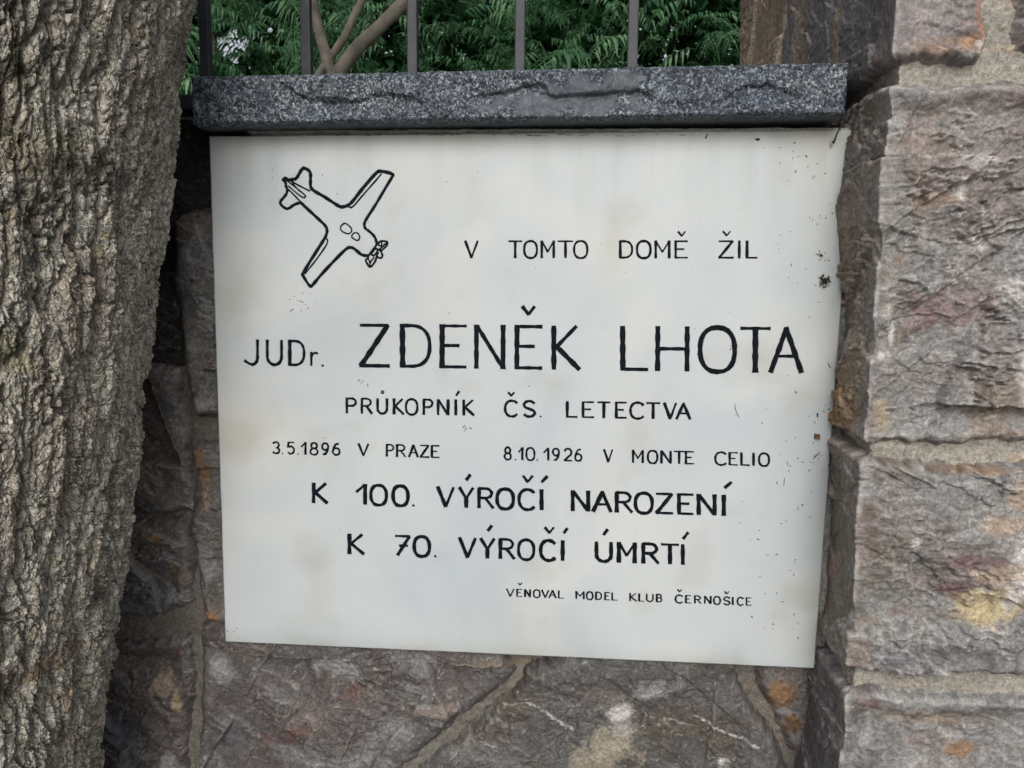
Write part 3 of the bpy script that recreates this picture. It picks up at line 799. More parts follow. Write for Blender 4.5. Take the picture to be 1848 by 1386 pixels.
# lower corner stone
stone(pillar, PF, [(-0.20, zz(1222)), (0.0, zz(1218)), PF.uv(1700, 1214), PF.uv(1848, 1216), PF.uv(1990, 1216), PF.uv(1990, 838), PF.uv(1750, 842), PF.uv(1640, 838), PF.uv(1560, 828), (-0.02, zz(824)), (-0.20, zz(818))], 619,
      base=0.0035, amp=1.3, pal='pillar', bed=0.15, edge=0.0018, label='grey corner stone with yellow and white mineral patches beside the lower plaque',
      blobs=[blob(PF, 1780, 1110, 70, 26, YELL * 1.1, .95), blob(PF, 1760, 1075, 40, 16, YELL * 1.15, .9), blob(PF, 1830, 1010, 26, 55, WHITE * 1.1, 1), blob(PF, 1800, 1090, 60, 40, YELL * 1.2, .8), blob(PF, 1790, 1030, 50, 30, BEIGE * 1.2, .7), blob(PF, 1825, 1080, 16, 35, WHITE, .9),
             blob(PF, 1745, 1005, 55, 14, MAROON * 1.6, .8), blob(PF, 1715, 1060, 30, 20, MAROON * 1.3, .8), blob(PF, 1680, 1110, 70, 14, PURP * 1.3, .8), blob(PF, 1620, 1000, 70, 90, GREY * .95, .75),
             blob(PF, 1640, 970, 10, 16, WHITE * .9, .8), blob(PF, 1800, 940, 50, 26, BEIGE * 1.1, .8), blob(PF, 1840, 900, 30, 30, BEIGE * 1.1, .7), blob(PF, 1730, 1180, 110, 26, DGREY * 1.25, .8),
             blob(PF, 1700, 900, 90, 45, GREY * 1.15, .7), blob(PF, 1600, 1180, 40, 30, BLUEG * 1.0, .6), blob(PF, 1750, 845, 70, 7, OCHRE, .6),
             (-0.08, 1.26, 0.12, 0.2, BROWN * 1.2, .8), (-0.055, 1.24, 0.015, 0.03, BEIGE * .7, .8), (-0.045, 1.21, 0.02, 0.015, PINK * .8, .8)],
      cracks=[(px(PF, [(1545, 1135), (1600, 1130), (1690, 1135), (1760, 1128), (1848, 1140), (1980, 1140)]), 0.0016, 0.0015, 0.007),
              (px(PF, [(1600, 940), (1606, 1000)]), 0.0014, 0.003, 0.003), (px(PF, [(1675, 960), (1700, 1000), (1735, 1020)]), 0.0016, 0.003, 0.004),
              (px(PF, [(1650, 1060), (1655, 1100)]), 0.002, 0.003, 0.004), (px(PF, [(1655, 1150), (1660, 1200)]), 0.0016, 0.003, 0.004)])
# bottom corner stone
stone(pillar, PF, [(-0.20, zz(1700)), (0.0, zz(1700)), PF.uv(1990, 1700), PF.uv(1990, 1262), PF.uv(1750, 1260), PF.uv(1640, 1258), (0.0, zz(1256)), (-0.20, zz(1250))], 641,
      base=0.0035, amp=0.9, pal='pillar', bed=0.1, edge=0.0018,
      blobs=[blob(PF, 1700, 1300, 130, 22, BEIGE * .85, .7), blob(PF, 1560, 1270, 25, 14, RUST * 1.1, .6), blob(PF, 1735, 1360, 30, 16, OCHRE * .9, .8), blob(PF, 1790, 1300, 60, 40, GREY * .9, .6),
             blob(PF, 1600, 1350, 60, 50, GREY * .95, .7), blob(PF, 1660, 1345, 30, 14, PURP * 1.2, .8),
             (-0.08, 1.06, 0.12, 0.2, DGREY * 1.4, .8)],
      cracks=[(px(PF, [(1530, 1350), (1600, 1345), (1640, 1340), (1700, 1335)]), 0.0014, 0.001, 0.004), (px(PF, [(1640, 1370), (1700, 1372), (1760, 1400)]), 0.0016, 0.002, 0.005)])
rows(pillar, PF, -0.20, 0.50, 0.02, zz(1720), 8, 0.006, ['pillar', 'pillarred'])
rows(pillar, PF, PBACK, 0.50, 1.965, 2.39, 9, 0.007, ['pillar', 'pillarred'])
rows(pillar, PF, 0.335, 0.515, zz(1700), 1.95, 12, 0.006, ['pillar'])

mortar_sheet(pillar, PF, -0.13, 0.24, 0.98, 1.96, 0.0016, 950, -0.0035, (0.285, 0.268, 0.235))
mortar_sheet(pillar, PF, PBACK, -0.13, 1.60, 1.96, 0.003, 953, -0.0035, (0.24, 0.21, 0.17))
mortar_sheet(pillar, PF, PBACK, -0.13, -0.02, 1.60, 0.03, 953, -0.0035, (0.24, 0.21, 0.17))
mortar_sheet(pillar, PF, -0.13, 0.24, -0.02, 0.98, 0.012, 957, -0.0035, (0.28, 0.25, 0.20))
mortar_sheet(pillar, PF, PBACK, 0.24, 1.96, 2.4, 0.012, 958, -0.0035, (0.28, 0.25, 0.20))
mortar_sheet(pillar, PF, 0.24, 0.52, -0.02, 2.4, 0.012, 959, -0.0035, (0.28, 0.25, 0.20))

# ------------------------------------------------------------------ plaque with cut lettering
plaque = thing('memorial_plaque', 'white marble memorial plaque with black engraved Czech lettering and aeroplane drawing', 'plaque')
P2 = lambda x, y: (at(x, y, 0)[0], at(x, y, 0)[2])
def arc(cx, cy, rx, ry, a0, a1, n=14):
    return [(cx + rx * math.cos(math.radians(a0 + (a1 - a0) * i / n)), cy + ry * math.sin(math.radians(a0 + (a1 - a0) * i / n))) for i in range(n + 1)]
def sup(cx, cy, rx, ry, a0, a1, n=22, p=2.35):
    o = []
    for i in range(n + 1):
        a = math.radians(a0 + (a1 - a0) * i / n); c_, s_ = math.cos(a), math.sin(a)
        o.append((cx + rx * math.copysign(abs(c_) ** (2 / p), c_), cy + ry * math.copysign(abs(s_) ** (2 / p), s_)))
    return o
H_, T_ = 1.0, 0.66
G = {
 'V': [([(0, 1), (.5, 0)], H_), ([(1, 1), (.5, 0)], .75)],
 'T': [([(0, .985), (1, .985)], T_), ([(.5, 1), (.5, 0)], H_)],
 'O': [(sup(.5, .5, .48, .5, 90, 450), .9)],
 '0': [(sup(.5, .5, .48, .5, 90, 450), .9)],
 'M': [([(.05, 0), (.05, 1)], H_), ([(.05, 1), (.5, .35)], .75), ([(.5, .35), (.95, 1)], .7), ([(.95, 1), (.95, 0)], H_)],
 'D': [([(.06, 0), (.06, 1)], H_), ([(.06, .985), (.35, .985)] + sup(.35, .5, .62, .485, 85, -85, 16) + [(.35, .015), (.06, .015)], .8)],
 'E': [([(.06, 0), (.06, 1)], H_), ([(.0, .985), (1, .985)], T_), ([(.06, .52), (.72, .52)], T_), ([(.06, .015), (1, .015)], T_)],
 'Z': [([(.02, .985), (.97, .985)], T_), ([(.95, .985), (.05, .02)], H_), ([(.0, .015), (1, .015)], T_ + .1)],
 'I': [([(.5, 0), (.5, 1)], H_)],
 'L': [([(.06, 0), (.06, 1)], H_), ([(.0, .015), (1, .015)], T_)],
 'J': [([(.92, 1), (.92, .3)] + arc(.52, .28, .40, .27, 0, -95, 8) + [(.3, .05), (.02, .16)], .9), ],
 'U': [([(.04, 1), (.04, .38)] + arc(.5, .34, .46, .33, 180, 360, 14) + [(.96, .38), (.96, 1)], .92)],
 'r': [([(.12, 0), (.12, 1)], H_), ([(.12, .62), (.35, .88), (.62, .96), (.95, .9)], T_ + .1)],
 'N': [([(.05, 0), (.05, 1)], H_), ([(.08, .98), (.92, .03)], .9), ([(.95, 0), (.95, 1)], H_)],
 'K': [([(.07, 0), (.07, 1)], H_), ([(.12, .48), (.9, 1)], .75), ([(.18, .52), (1, 0)], .95)],
 'H': [([(.05, 0), (.05, 1)], H_), ([(.05, .5), (.95, .5)], T_), ([(.95, 0), (.95, 1)], H_)],
 'A': [([(0, 0), (.52, 1)], H_), ([(.5, 1), (1, 0)], H_), ([(.2, .36), (.82, .36)], T_)],
 'P': [([(.07, 0), (.07, 1)], H_), ([(.07, .985), (.55, .985)] + arc(.55, .74, .4, .245, 85, -85, 12) + [(.55, .49), (.07, .49)], .8)],
 'R': [([(.07, 0), (.07, 1)], H_), ([(.07, .985), (.5, .985)] + arc(.5, .745, .4, .24, 85, -85, 12) + [(.5, .5), (.07, .5)], .8), ([(.48, .5), (1, 0)], .85)],
 'C': [(sup(.56, .5, .54, .5, 42, 318, 22, 2.2), .9)],
 'S': [(arc(.5, .75, .42, .24, 25, 180, 12) + [(.10, .68), (.2, .58), (.5, .50), (.8, .42), (.92, .30)] + arc(.5, .26, .44, .25, 0, -155, 12), .9)],
 'B': [([(.07, 0), (.07, 1)], H_), ([(.07, .985), (.55, .985)] + arc(.55, .76, .33, .225, 85, -85, 10) + [(.55, .53), (.07, .53)], .8), ([(.5, .53)] + arc(.55, .27, .42, .255, 85, -85, 12) + [(.5, .015), (.07, .015)], .8)],
 'Y': [([(0, 1), (.5, .45)], .9), ([(1, 1), (.5, .45)], .75), ([(.5, .47), (.5, 0)], H_)],
 '1': [([(.0, .62), (.35, .78), (.82, 1)], .75), ([(.85, 1), (.85, 0)], H_)],
 '2': [(arc(.5, .72, .44, .28, 165, -20, 14) + [(.85, .5), (.05, .03)], .85), ([(.02, .02), (1, .02)], T_ + .1)],
 '3': [([(.05, .9)] + arc(.48, .74, .38, .25, 140, -80, 12), .85), (arc(.48, .26, .46, .25, 85, -150, 14), .85)],
 '5': [([(.95, .985), (.2, .985)], T_), ([(.2, .985), (.13, .55), (.3, .62)] + arc(.5, .33, .46, .32, 100, -140, 14), .85)],
 '6': [([(.8, .97), (.45, .92), (.15, .6), (.05, .35)], .85), (sup(.5, .3, .45, .29, 90, 450, 18, 2.1), .85)],
 '7': [([(0, .985), (.95, .985)], T_ + .1), ([(.95, .985), (.15, 0)], .95), ([(.28, .5), (.82, .5)], T_)],
 '8': [(sup(.5, .76, .37, .235, 90, 450, 16, 2.1), .85), (sup(.5, .27, .46, .265, 90, 450, 18, 2.1), .85)],
 '9': [(sup(.5, .7, .44, .29, 90, 450, 18, 2.1), .85), ([(.94, .68), (.85, .35), (.55, .08), (.2, .03)], .85)],
}
# each item: text glyph, x0, x1 ; line: y top / bottom at two x
LET = []
def line(w, xa, ya0, yb0, xb, ya1, yb1, items):
    for it in items:
        ch, x0, x1 = it[:3]
        def yy(x):
            t = (x - xa) / (xb - xa); return ya0 + (ya1 - ya0) * t, yb0 + (yb1 - yb0) * t
        LET.append((ch, x0, x1, yy, w, it[3:] if len(it) > 3 else ()))
line(4.0, 839, 433.5, 466.5, 1366, 433.5, 467.2, [('V', 839.5, 862), ('T', 918, 941.5), ('O', 945.5, 969.5), ('M', 976.5, 1000.5), ('T', 1007, 1034), ('O', 1035.5, 1060.5), ('D', 1118, 1141.5),
     ('O', 1149, 1174.5), ('M', 1182, 1209), ('E', 1218, 1240.5, ('v', 1224, 1236.5, 418, 426)), ('Z', 1297, 1323.5, ('v', 1305, 1318, 417.5, 425.5)), ('I', 1332, 1336.5), ('L', 1347, 1366.5)])
line(6.0, 440, 611, 660.5, 550, 613, 662, [('J', 441, 466.5), ('U', 481, 509), ('D', 521, 549.5), ('.', 582.3, 582.3)])
line(4.2, 440, 634, 661.5, 600, 634, 661.5, [('r', 560, 574)])
line(7.7, 648, 583, 664, 1446, 589.5, 675, [('Z', 649, 702), ('D', 723, 777), ('E', 795, 841), ('N', 857, 910.5), ('E', 930, 977.5, ('v', 943, 964.5, 553.5, 567.5)), ('K', 996, 1045),
     ('L', 1121, 1168.5), ('H', 1184, 1243), ('O', 1262, 1327.5), ('T', 1337, 1389.5), ('A', 1391, 1446.5)])
line(4.7, 624, 717, 747.5, 1245, 726.5, 758.5, [('P', 624.5, 643), ('R', 651.5, 671), ('U', 680.5, 699, ('o', 690.5, 707.8)), ('K', 709.7, 728), ('O', 732, 753.5), ('P', 763.5, 781), ('N', 789.5, 809.5),
     ('I', 820, 825, ('/', 823.2, 828.5, 714, 706.5)), ('K', 835.5, 855), ('C', 911, 933.5, ('v', 917.3, 928, 708.5, 714.5)), ('S', 943.8, 966.5), ('.', 975.7, 975.7), ('L', 1022.5, 1041.5), ('E', 1051, 1071.5), ('T', 1078.5, 1101),
     ('E', 1111, 1130.5), ('C', 1137.3, 1161.5), ('T', 1167, 1190.5), ('V', 1199, 1220), ('A', 1221, 1245.5)])
line(3.9, 491, 796, 820, 1389, 817, 842.5, [('3', 491.3, 505), ('.', 509.7, 509.7), ('5', 518, 531), ('.', 538, 538), ('1', 543.5, 552.5), ('8', 559.5, 573.8), ('9', 580.5, 592.8), ('6', 599.8, 613.5), ('V', 647, 664.5),
     ('P', 697, 710.5), ('R', 715.3, 731.5), ('A', 738, 754), ('Z', 758, 774), ('E', 778.5, 792.5), ('8', 910, 922.5), ('.', 930.3, 930.3), ('1', 936, 943.8), ('0', 949.5, 964.8), ('.', 969.4, 969.4), ('1', 981, 991),
     ('9', 997, 1009.5), ('2', 1017.8, 1032), ('6', 1037.3, 1050), ('V', 1090.3, 1105.3), ('M', 1141.5, 1161), ('O', 1168.8, 1186.8), ('N', 1192.8, 1211.2), ('T', 1216.5, 1234.8), ('E', 1237, 1252.3), ('C', 1290.5, 1310.5),
     ('E', 1316, 1331), ('L', 1337.3, 1352.5), ('I', 1358, 1362), ('O', 1369.5, 1388.3)])
line(6.2, 563, 870, 909.5, 1306, 892, 932.5, [('K', 564, 590), ('1', 643, 661.5), ('0', 668.5, 697.8), ('0', 708.5, 736.8), ('.', 746, 746.5), ('V', 790, 818.5), ('Y', 829, 853.5, ('/', 841.5, 848.5, 866.5, 857)), ('R', 862.5, 890),
     ('O', 896.3, 927), ('C', 936, 964.5, ('v', 944, 961, 859, 870)), ('I', 974, 980.5, ('/', 977.5, 987.5, 870.5, 860)), ('N', 1032, 1063), ('A', 1070.5, 1102.5), ('R', 1111, 1140.3), ('O', 1146, 1177.7), ('Z', 1184, 1214),
     ('E', 1223.8, 1250.8), ('N', 1259.3, 1291.3), ('I', 1303, 1309.5, ('/', 1308.3, 1320, 880.5, 870.5))])
line(6.2, 627, 962, 1001.5, 1232, 981, 1021, [('K', 628.5, 656), ('7', 713.5, 740), ('0', 746.7, 775.5), ('.', 785.6, 786), ('V', 829.3, 858), ('Y', 867.3, 891.8, ('/', 880.5, 887.3, 958, 949)), ('R', 901, 928),
     ('O', 935, 964), ('C', 975, 1002, ('v', 983.5, 999.3, 952.3, 962)), ('I', 1012, 1018.7, ('/', 1017.5, 1023.5, 962.5, 954)), ('U', 1075.3, 1104, ('/', 1089.3, 1096.3, 965.5, 956)), ('M', 1115.3, 1147), ('R', 1159, 1188),
     ('T', 1193.8, 1224.5), ('I', 1229, 1235.5, ('/', 1233, 1241.8, 972.5, 961.5))])
line(3.2, 914, 1061.5, 1077.3, 1356, 1078, 1094, [('V', 914.3, 927.3), ('E', 932.5, 942, ('v', 935.3, 941.8, 1052, 1056)), ('N', 947, 957), ('O', 962.8, 974.5), ('V', 977.8, 990), ('A', 990.8, 1003.2), ('L', 1007.8, 1017.4),
     ('M', 1039.3, 1054.3), ('O', 1058.5, 1070), ('D', 1075, 1085.5), ('E', 1091.5, 1100.3), ('L', 1104.2, 1114.2), ('K', 1136.3, 1148.4), ('L', 1153, 1162.4), ('U', 1166.6, 1178.8), ('B', 1184.6, 1194.3),
     ('C', 1218.8, 1231.8, ('v', 1222.8, 1230.3, 1064.2, 1068.3)), ('E', 1237.3, 1247), ('R', 1253.3, 1264.8), ('N', 1271.5, 1283.2), ('O', 1288, 1300), ('S', 1305.8, 1317.8, ('v', 1307.8, 1315.2, 1067.8, 1072)),
     ('I', 1320.8, 1324), ('C', 1330.6, 1341.5), ('E', 1346.8, 1356)])
# strokes in plaque coordinates (metres): list of (pts, radius) per letter
PXM = float(np.hypot(*(np.array(P2(1000, 700)) - np.array(P2(1001, 700)))))
STR = []
lr = random.Random(5)
def densify(pts, step):
    out = [pts[0]]
    for a, b in zip(pts[:-1], pts[1:]):
        n = max(1, int(math.hypot(b[0] - a[0], b[1] - a[1]) / step))
        out += [(a[0] + (b[0] - a[0]) * i / n, a[1] + (b[1] - a[1]) * i / n) for i in range(1, n + 1)]
    return out
for ch, x0, x1, yy, w, acc in LET:
    ss = []
    tilt = lr.uniform(-0.008, 0.008)
    if ch == '.':
        yb = yy(x0)[1]
        ss.append(([P2(x0 + w * .42 * math.cos(a), yb - w * .42 + w * .42 * math.sin(a)) for a in np.linspace(0, 2 * math.pi, 9)][:-1], 'blob'))
    else:
        for pts, k in G[ch]:
            q = []
            for (u, v) in pts:
                x = x0 + u * (x1 - x0); t, b = yy(x)
                t += w * 0.38; b -= w * 0.38 if (ch not in 'OC0S8') else w * 0.2
                q.append(P2(x + tilt * (v - .5) * (b - t), b + (t - b) * v))
            closed = math.hypot(q[0][0] - q[-1][0], q[0][1] - q[-1][1]) < 1e-5
            kk = k * lr.uniform(0.92, 1.08)
            ss.append((q, kk * w * 0.64 * PXM, closed))
    for a in acc:
        if a[0] == 'v':
            _, ax, bx, ty, by = a; m = (ax + bx) / 2
            ss.append(([P2(ax, ty), P2(m, by)], w * .50 * PXM, False)); ss.append(([P2(m, by), P2(bx, ty)], w * .40 * PXM, False))
        elif a[0] == '/':
            ss.append(([P2(a[1], a[3]), P2(a[2], a[4])], w * .52 * PXM, False))
        elif a[0] == 'o':
            ss.append(([P2(a[1] + 2.2 * math.cos(t), a[2] + 2.2 * math.sin(t)) for t in np.linspace(0, 2 * math.pi, 13)], w * .30 * PXM, True))
    STR.append(ss)
NLET = len(STR)
# aeroplane drawing
def chaikin(p, closed=False, it=2):
    for _ in range(it):
        q = [] if closed else [p[0]]
        n = len(p)
        for i in range(n if closed else n - 1):
            a, b = p[i], p[(i + 1) % n]
            q += [(a[0] * .78 + b[0] * .22, a[1] * .78 + b[1] * .22), (a[0] * .22 + b[0] * .78, a[1] * .22 + b[1] * .78)]
        if not closed: q.append(p[-1])
        p = q
    return p
PL = [   # (stroke width, closed, points) read off the drawing
 (25, 0, [(165, 240), (185, 218), (205, 240), (250, 236), (287, 228), (302, 208), (345, 133), (370, 122), (428, 160), (428, 225), (425, 310), (460, 345), (560, 400), (680, 480), (720, 502), (785, 488), (830, 450), (920, 330), (1060, 168), (1095, 150), (1215, 177), (1222, 200)]),
 (22, 0, [(1222, 195), (1120, 365), (1040, 500), (960, 620), (943, 665), (952, 705), (1000, 738), (1050, 790), (1066, 850)]),
 (22, 0, [(165, 240), (188, 262), (190, 295), (208, 338), (190, 385), (130, 450), (148, 488), (205, 525), (270, 475), (332, 455)]),
 (24, 0, [(332, 455), (400, 520), (500, 612), (578, 685), (590, 735), (570, 790), (540, 840), (430, 1010), (347, 1150)]),
 (24, 0, [(345, 1145), (425, 1275), (460, 1235), (560, 1115), (770, 898), (812, 885), (850, 900), (920, 965), (985, 968)]),
 (18, 0, [(985, 968), (1035, 905), (1062, 865), (1066, 845)]),
 (12, 0, [(188, 235), (290, 315), (382, 390), (378, 410), (345, 405), (280, 355), (212, 295)]),
 (13, 0, [(228, 240), (300, 285), (420, 345)]), (13, 0, [(205, 320), (270, 385), (340, 458)]), (10, 0, [(240, 250), (300, 325), (330, 355)]),
 (13, 0, [(1110, 180), (1030, 275), (940, 375), (828, 510), (792, 494)]),
 (13, 0, [(570, 800), (592, 812), (592, 850), (500, 985), (372, 1145)]),
 (12, 1, [(762, 650), (822, 700), (826, 735), (790, 762), (730, 735), (713, 705), (728, 672)]),
 (12, 1, [(850, 742), (888, 752), (906, 795), (880, 828), (815, 787)]),
 (16, 0, [(1070, 860), (1100, 826), (1172, 830), (1165, 868), (1105, 925), (1080, 905)]), (13, 0, [(1172, 832), (1118, 880), (1085, 915)]), (12, 1, [(1100, 830), (1115, 850), (1105, 875), (1085, 870), (1082, 845)]),
 (16, 0, [(1105, 925), (1122, 965), (1112, 990), (1085, 990), (1062, 965), (1080, 935)]),
 (16, 0, [(1065, 970), (1050, 1025), (1002, 1088), (970, 1040), (955, 1012), (985, 985)]), (12, 0, [(1000, 1075), (1003, 1025), (1040, 985)]), (12, 0, [(985, 1000), (1000, 1040)]),
 (15, 1, [(1010, 955), (1035, 972), (1072, 925), (1070, 900), (1045, 900)]),
]
ps = []
for w, cl, pts in PL:
    q = chaikin([(480 + a / 5.3308, 280 + b / 5.3308) for a, b in pts], bool(cl), 2 if len(pts) > 8 or cl else 1)
    q = [P2(*p) for p in q]
    if cl: q.append(q[0])
    ps.append((q, w / 5.3308 / 2 * 1.42 * PXM, bool(cl)))
STR.append(ps)

cv, ce, seg_tab = [], [], []      # cdt verts, edges ; per letter segments for the distance function
def add_loop(pts):
    i0 = len(cv); n = len(pts)
    cv.extend([Vector(p) for p in pts])
    ce.extend([(i0 + i, i0 + (i + 1) % n) for i in range(n)])
corners = [P2(379, 248), P2(1540, 236), P2(1468, 1205), P2(408, 1157)]
brd = []
for i in range(4):
    a, b = corners[i], corners[(i + 1) % 4]
    brd += [(a[0] + (b[0] - a[0]) * t / 40, a[1] + (b[1] - a[1]) * t / 40) for t in range(40)]
# a slightly chipped, hand-sawn edge
brd = [(x + gn(np.array([x * 90.0]), np.array([y * 90.0]), 3)[0] * 0.0003, y + gn(np.array([x * 90.0]), np.array([y * 90.0]), 4)[0] * 0.0003) for x, y in brd]
add_loop(brd)
NB = len(brd)
for li, ss in enumerate(STR):
    segs = []; polys = []
    for s in ss:
        if s[1] == 'blob':
            add_loop(s[0]); cx = sum(p[0] for p in s[0]) / len(s[0]); cy = sum(p[1] for p in s[0]) / len(s[0])
            r = math.hypot(s[0][0][0] - cx, s[0][0][1] - cy)
            add_loop([(cx + (p[0] - cx) * .8, cy + (p[1] - cy) * .8) for p in s[0]])
            segs.append((cx, cy, cx + 1e-6, cy, r, r, .2 * r, 0)); continue
        pts, r, closed = s
        d = densify(pts, 0.0035)
        if closed: d = d[:-1]
        n = len(d)
        rs = [r * (1 + 0.10 * math.sin(i * 1.7 + li) + lr.uniform(-.07, .07)) for i in range(n)]
        ch = min(0.14 * r, 0.00022)
        nrm = []
        for i in range(n):
            a = d[(i - 1) % n] if (closed or i > 0) else d[0]; b = d[(i + 1) % n] if (closed or i < n - 1) else d[-1]
            l = math.hypot(b[0] - a[0], b[1] - a[1]) + 1e-12
            nrm.append((-(b[1] - a[1]) / l, (b[0] - a[0]) / l))
        for sub in (0.0, ch):
            Lp = [(d[i][0] + nrm[i][0] * (rs[i] - sub), d[i][1] + nrm[i][1] * (rs[i] - sub)) for i in range(n)]
            Rp = [(d[i][0] - nrm[i][0] * (rs[i] - sub), d[i][1] - nrm[i][1] * (rs[i] - sub)) for i in range(n)]
            if closed:
                add_loop(Lp); add_loop(Rp)
            else:
                def ext(P, Q, k):      # square ends, reaching r*.5 beyond the last point
                    l = math.hypot(P[0] - Q[0], P[1] - Q[1]) + 1e-12
                    return ((P[0] - Q[0]) / l * k, (P[1] - Q[1]) / l * k)
                e1 = ext(d[-1], d[-2], rs[-1] * .4 - sub); e0 = ext(d[0], d[1], rs[0] * .4 - sub)
                Lp[0] = (Lp[0][0] + e0[0], Lp[0][1] + e0[1]); Rp[0] = (Rp[0][0] + e0[0], Rp[0][1] + e0[1])
                Lp[-1] = (Lp[-1][0] + e1[0], Lp[-1][1] + e1[1]); Rp[-1] = (Rp[-1][0] + e1[0], Rp[-1][1] + e1[1])
                add_loop(Lp + Rp[::-1])
        m = n if closed else n - 1
        for i in range(m):
            j = (i + 1) % n
            fl = 0
            if not closed and i == 0: fl |= 1
            if not closed and j == n - 1: fl |= 2
            segs.append((d[i][0], d[i][1], d[j][0], d[j][1], rs[i], rs[j], ch, fl))
    seg_tab.append(np.array(segs))

ov, oe, of, _, _, _ = delaunay_2d_cdt(cv, ce, [], 0, 1e-7)
OV = np.array([(v.x, v.y) for v in ov]); OF = np.array([list(t) for t in of])
def depthfield(Pt, S):
    """how far each point lies inside the cut strokes, in metres (positive inside), and local chamfer"""
    best = np.full(len(Pt), -1.0); chb = np.full(len(Pt), 1e-4)
    for (ax, ay, bx, by, r0, r1, ch, fl) in S:
        dx, dy = bx - ax, by - ay; L = math.hypot(dx, dy) + 1e-12
        t = ((Pt[:, 0] - ax) * dx + (Pt[:, 1] - ay) * dy) / (L * L)
        perp = np.abs((Pt[:, 0] - ax) * dy - (Pt[:, 1] - ay) * dx) / L
        r = r0 + (r1 - r0) * np.clip(t, 0, 1)
        if L < 1e-5:
            g = r0 - np.hypot(Pt[:, 0] - ax, Pt[:, 1] - ay)
        else:
            lo = (-0.4 * r0 / L) if (int(fl) & 1) else -1e-6
            hi = 1 + ((0.4 * r1 / L) if (int(fl) & 2) else 1e-6)
            along = np.minimum(t - lo, hi - t) * L
            endlim = np.where(((int(fl) & 1) > 0) & (t < 0.5), (t - lo) * L, 1e9)
            endlim = np.minimum(endlim, np.where(((int(fl) & 2) > 0) & (t > 0.5), (hi - t) * L, 1e9))
            g = np.minimum(r - perp, endlim)
            joint = np.minimum(r0 - np.hypot(Pt[:, 0] - ax, Pt[:, 1] - ay), 1) if not (int(fl) & 1) else np.full(len(Pt), -1.0)
            joint2 = (r1 - np.hypot(Pt[:, 0] - bx, Pt[:, 1] - by)) if not (int(fl) & 2) else np.full(len(Pt), -1.0)
            g = np.where(along >= 0, g, -1.0)
            g = np.maximum(g, np.maximum(joint, joint2))
        m = g > best
        best = np.where(m, g, best); chb = np.where(m, ch, chb)
    return best, chb
cen = OV[OF].mean(1)
tri_letter = np.full(len(OF), -1); tri_paint = np.zeros(len(OF), bool)
vdep = np.zeros(len(OV))
GD = 0.0009
for li, S in enumerate(seg_tab):
    x0, x1 = min(S[:, 0].min(), S[:, 2].min()) - .004, max(S[:, 0].max(), S[:, 2].max()) + .004
    y0, y1 = min(S[:, 1].min(), S[:, 3].min()) - .004, max(S[:, 1].max(), S[:, 3].max()) + .004
    mi = np.where((cen[:, 0] > x0) & (cen[:, 0] < x1) & (cen[:, 1] > y0) & (cen[:, 1] < y1))[0]
    g, ch = depthfield(cen[mi], S)
    ins = g > 1e-6
    tri_letter[mi[ins]] = li
    tri_paint[mi[ins & (g > ch * 0.75)]] = True
    vi = np.where((OV[:, 0] > x0) & (OV[:, 0] < x1) & (OV[:, 1] > y0) & (OV[:, 1] < y1))[0]
    g, ch = depthfield(OV[vi], S)
    vdep[vi] = np.maximum(vdep[vi], np.clip((g - 1e-6) / ch, 0, 1) * GD)
inpl = inside(cen[:, 0], cen[:, 1], brd)
vdep[np.unique(OF[tri_letter < 0])] = 0.0
V3 = np.stack([OV[:, 0], vdep, OV[:, 1]], -1)
def orient(T):
    a, b, c_ = V3[T[:, 0]], V3[T[:, 1]], V3[T[:, 2]]
    n = np.cross(b - a, c_ - a)
    f = n[:, 1] > 0
    T = T.copy(); T[f] = T[f][:, ::-1]
    return T
marb_t = orient(OF[inpl & ~tri_paint])
# slab: front with cut grooves, chamfered rim, sides and back
TH = 0.026
used, inv = np.unique(marb_t, return_inverse=True)
Vs = V3[used]; T3 = inv.reshape(-1, 3)
b_ = np.array(brd); cc_ = b_.mean(0)
sv = list(map(tuple, Vs)); sf = [tuple(t) for t in T3]
i0 = len(sv)
bev = 0.0012
dirs = b_ - cc_
outer = []
for p in brd:
    outer.append((p[0] + (bev * (1 if p[0] > cc_[0] else -1) if abs(abs(p[0] - cc_[0]) - 0.30) < .012 else 0), p[1] + (bev * (1 if p[1] > cc_[1] else -1) if abs(abs(p[1] - cc_[1]) - 0.256) < .012 else 0)))
sv += [(p[0], 0.0, p[1]) for p in brd]; sv += [(p[0], bev, p[1]) for p in outer]; sv += [(p[0], TH, p[1]) for p in outer]
for k in range(2):
    a0 = i0 + k * NB
    for i in range(NB):
        j = (i + 1) % NB
        sf.append((a0 + i, a0 + j, a0 + NB + j, a0 + NB + i))
sf.append(tuple(range(i0 + 2 * NB, i0 + 3 * NB)))
mesh_py('slab', sv, sf, M_MARB, plaque)
for li in range(len(STR)):
    T = orient(OF[(tri_letter == li) & tri_paint & inpl])
    if not len(T): continue
    V, Q = compact(V3, T)[:2]
    mesh_np('letter' if li < NLET else 'aeroplane_drawing', V, Q, M_PAINT, None, smooth=False, parent=plaque)

# mortar fillet that closes the gap between slab and pillar
gx = np.linspace(0, 1, 7); gz = np.linspace(1.124, 1.632, 400)
GX, GZ = np.meshgrid(gx, gz)
tz = (GZ - 1.122) / (1.634 - 1.122)
GXX = 0.2378 + 0.0034 * tz + GX * 0.011
GY = 0.0055 - 0.002 * GX + fbm(GXX * 200, GZ * 120, 97, 4) * 0.004
gc = np.array((0.24, 0.235, 0.22)) * (1 + .5 * fbm(GXX * 300, GZ * 90, 98, 4))[..., None]
mesh_np('mortar', np.stack([GXX, GY, GZ], -1).reshape(-1, 3), grid_faces(400, 7), M_MORT, gc.reshape(-1, 3), parent=pillar)
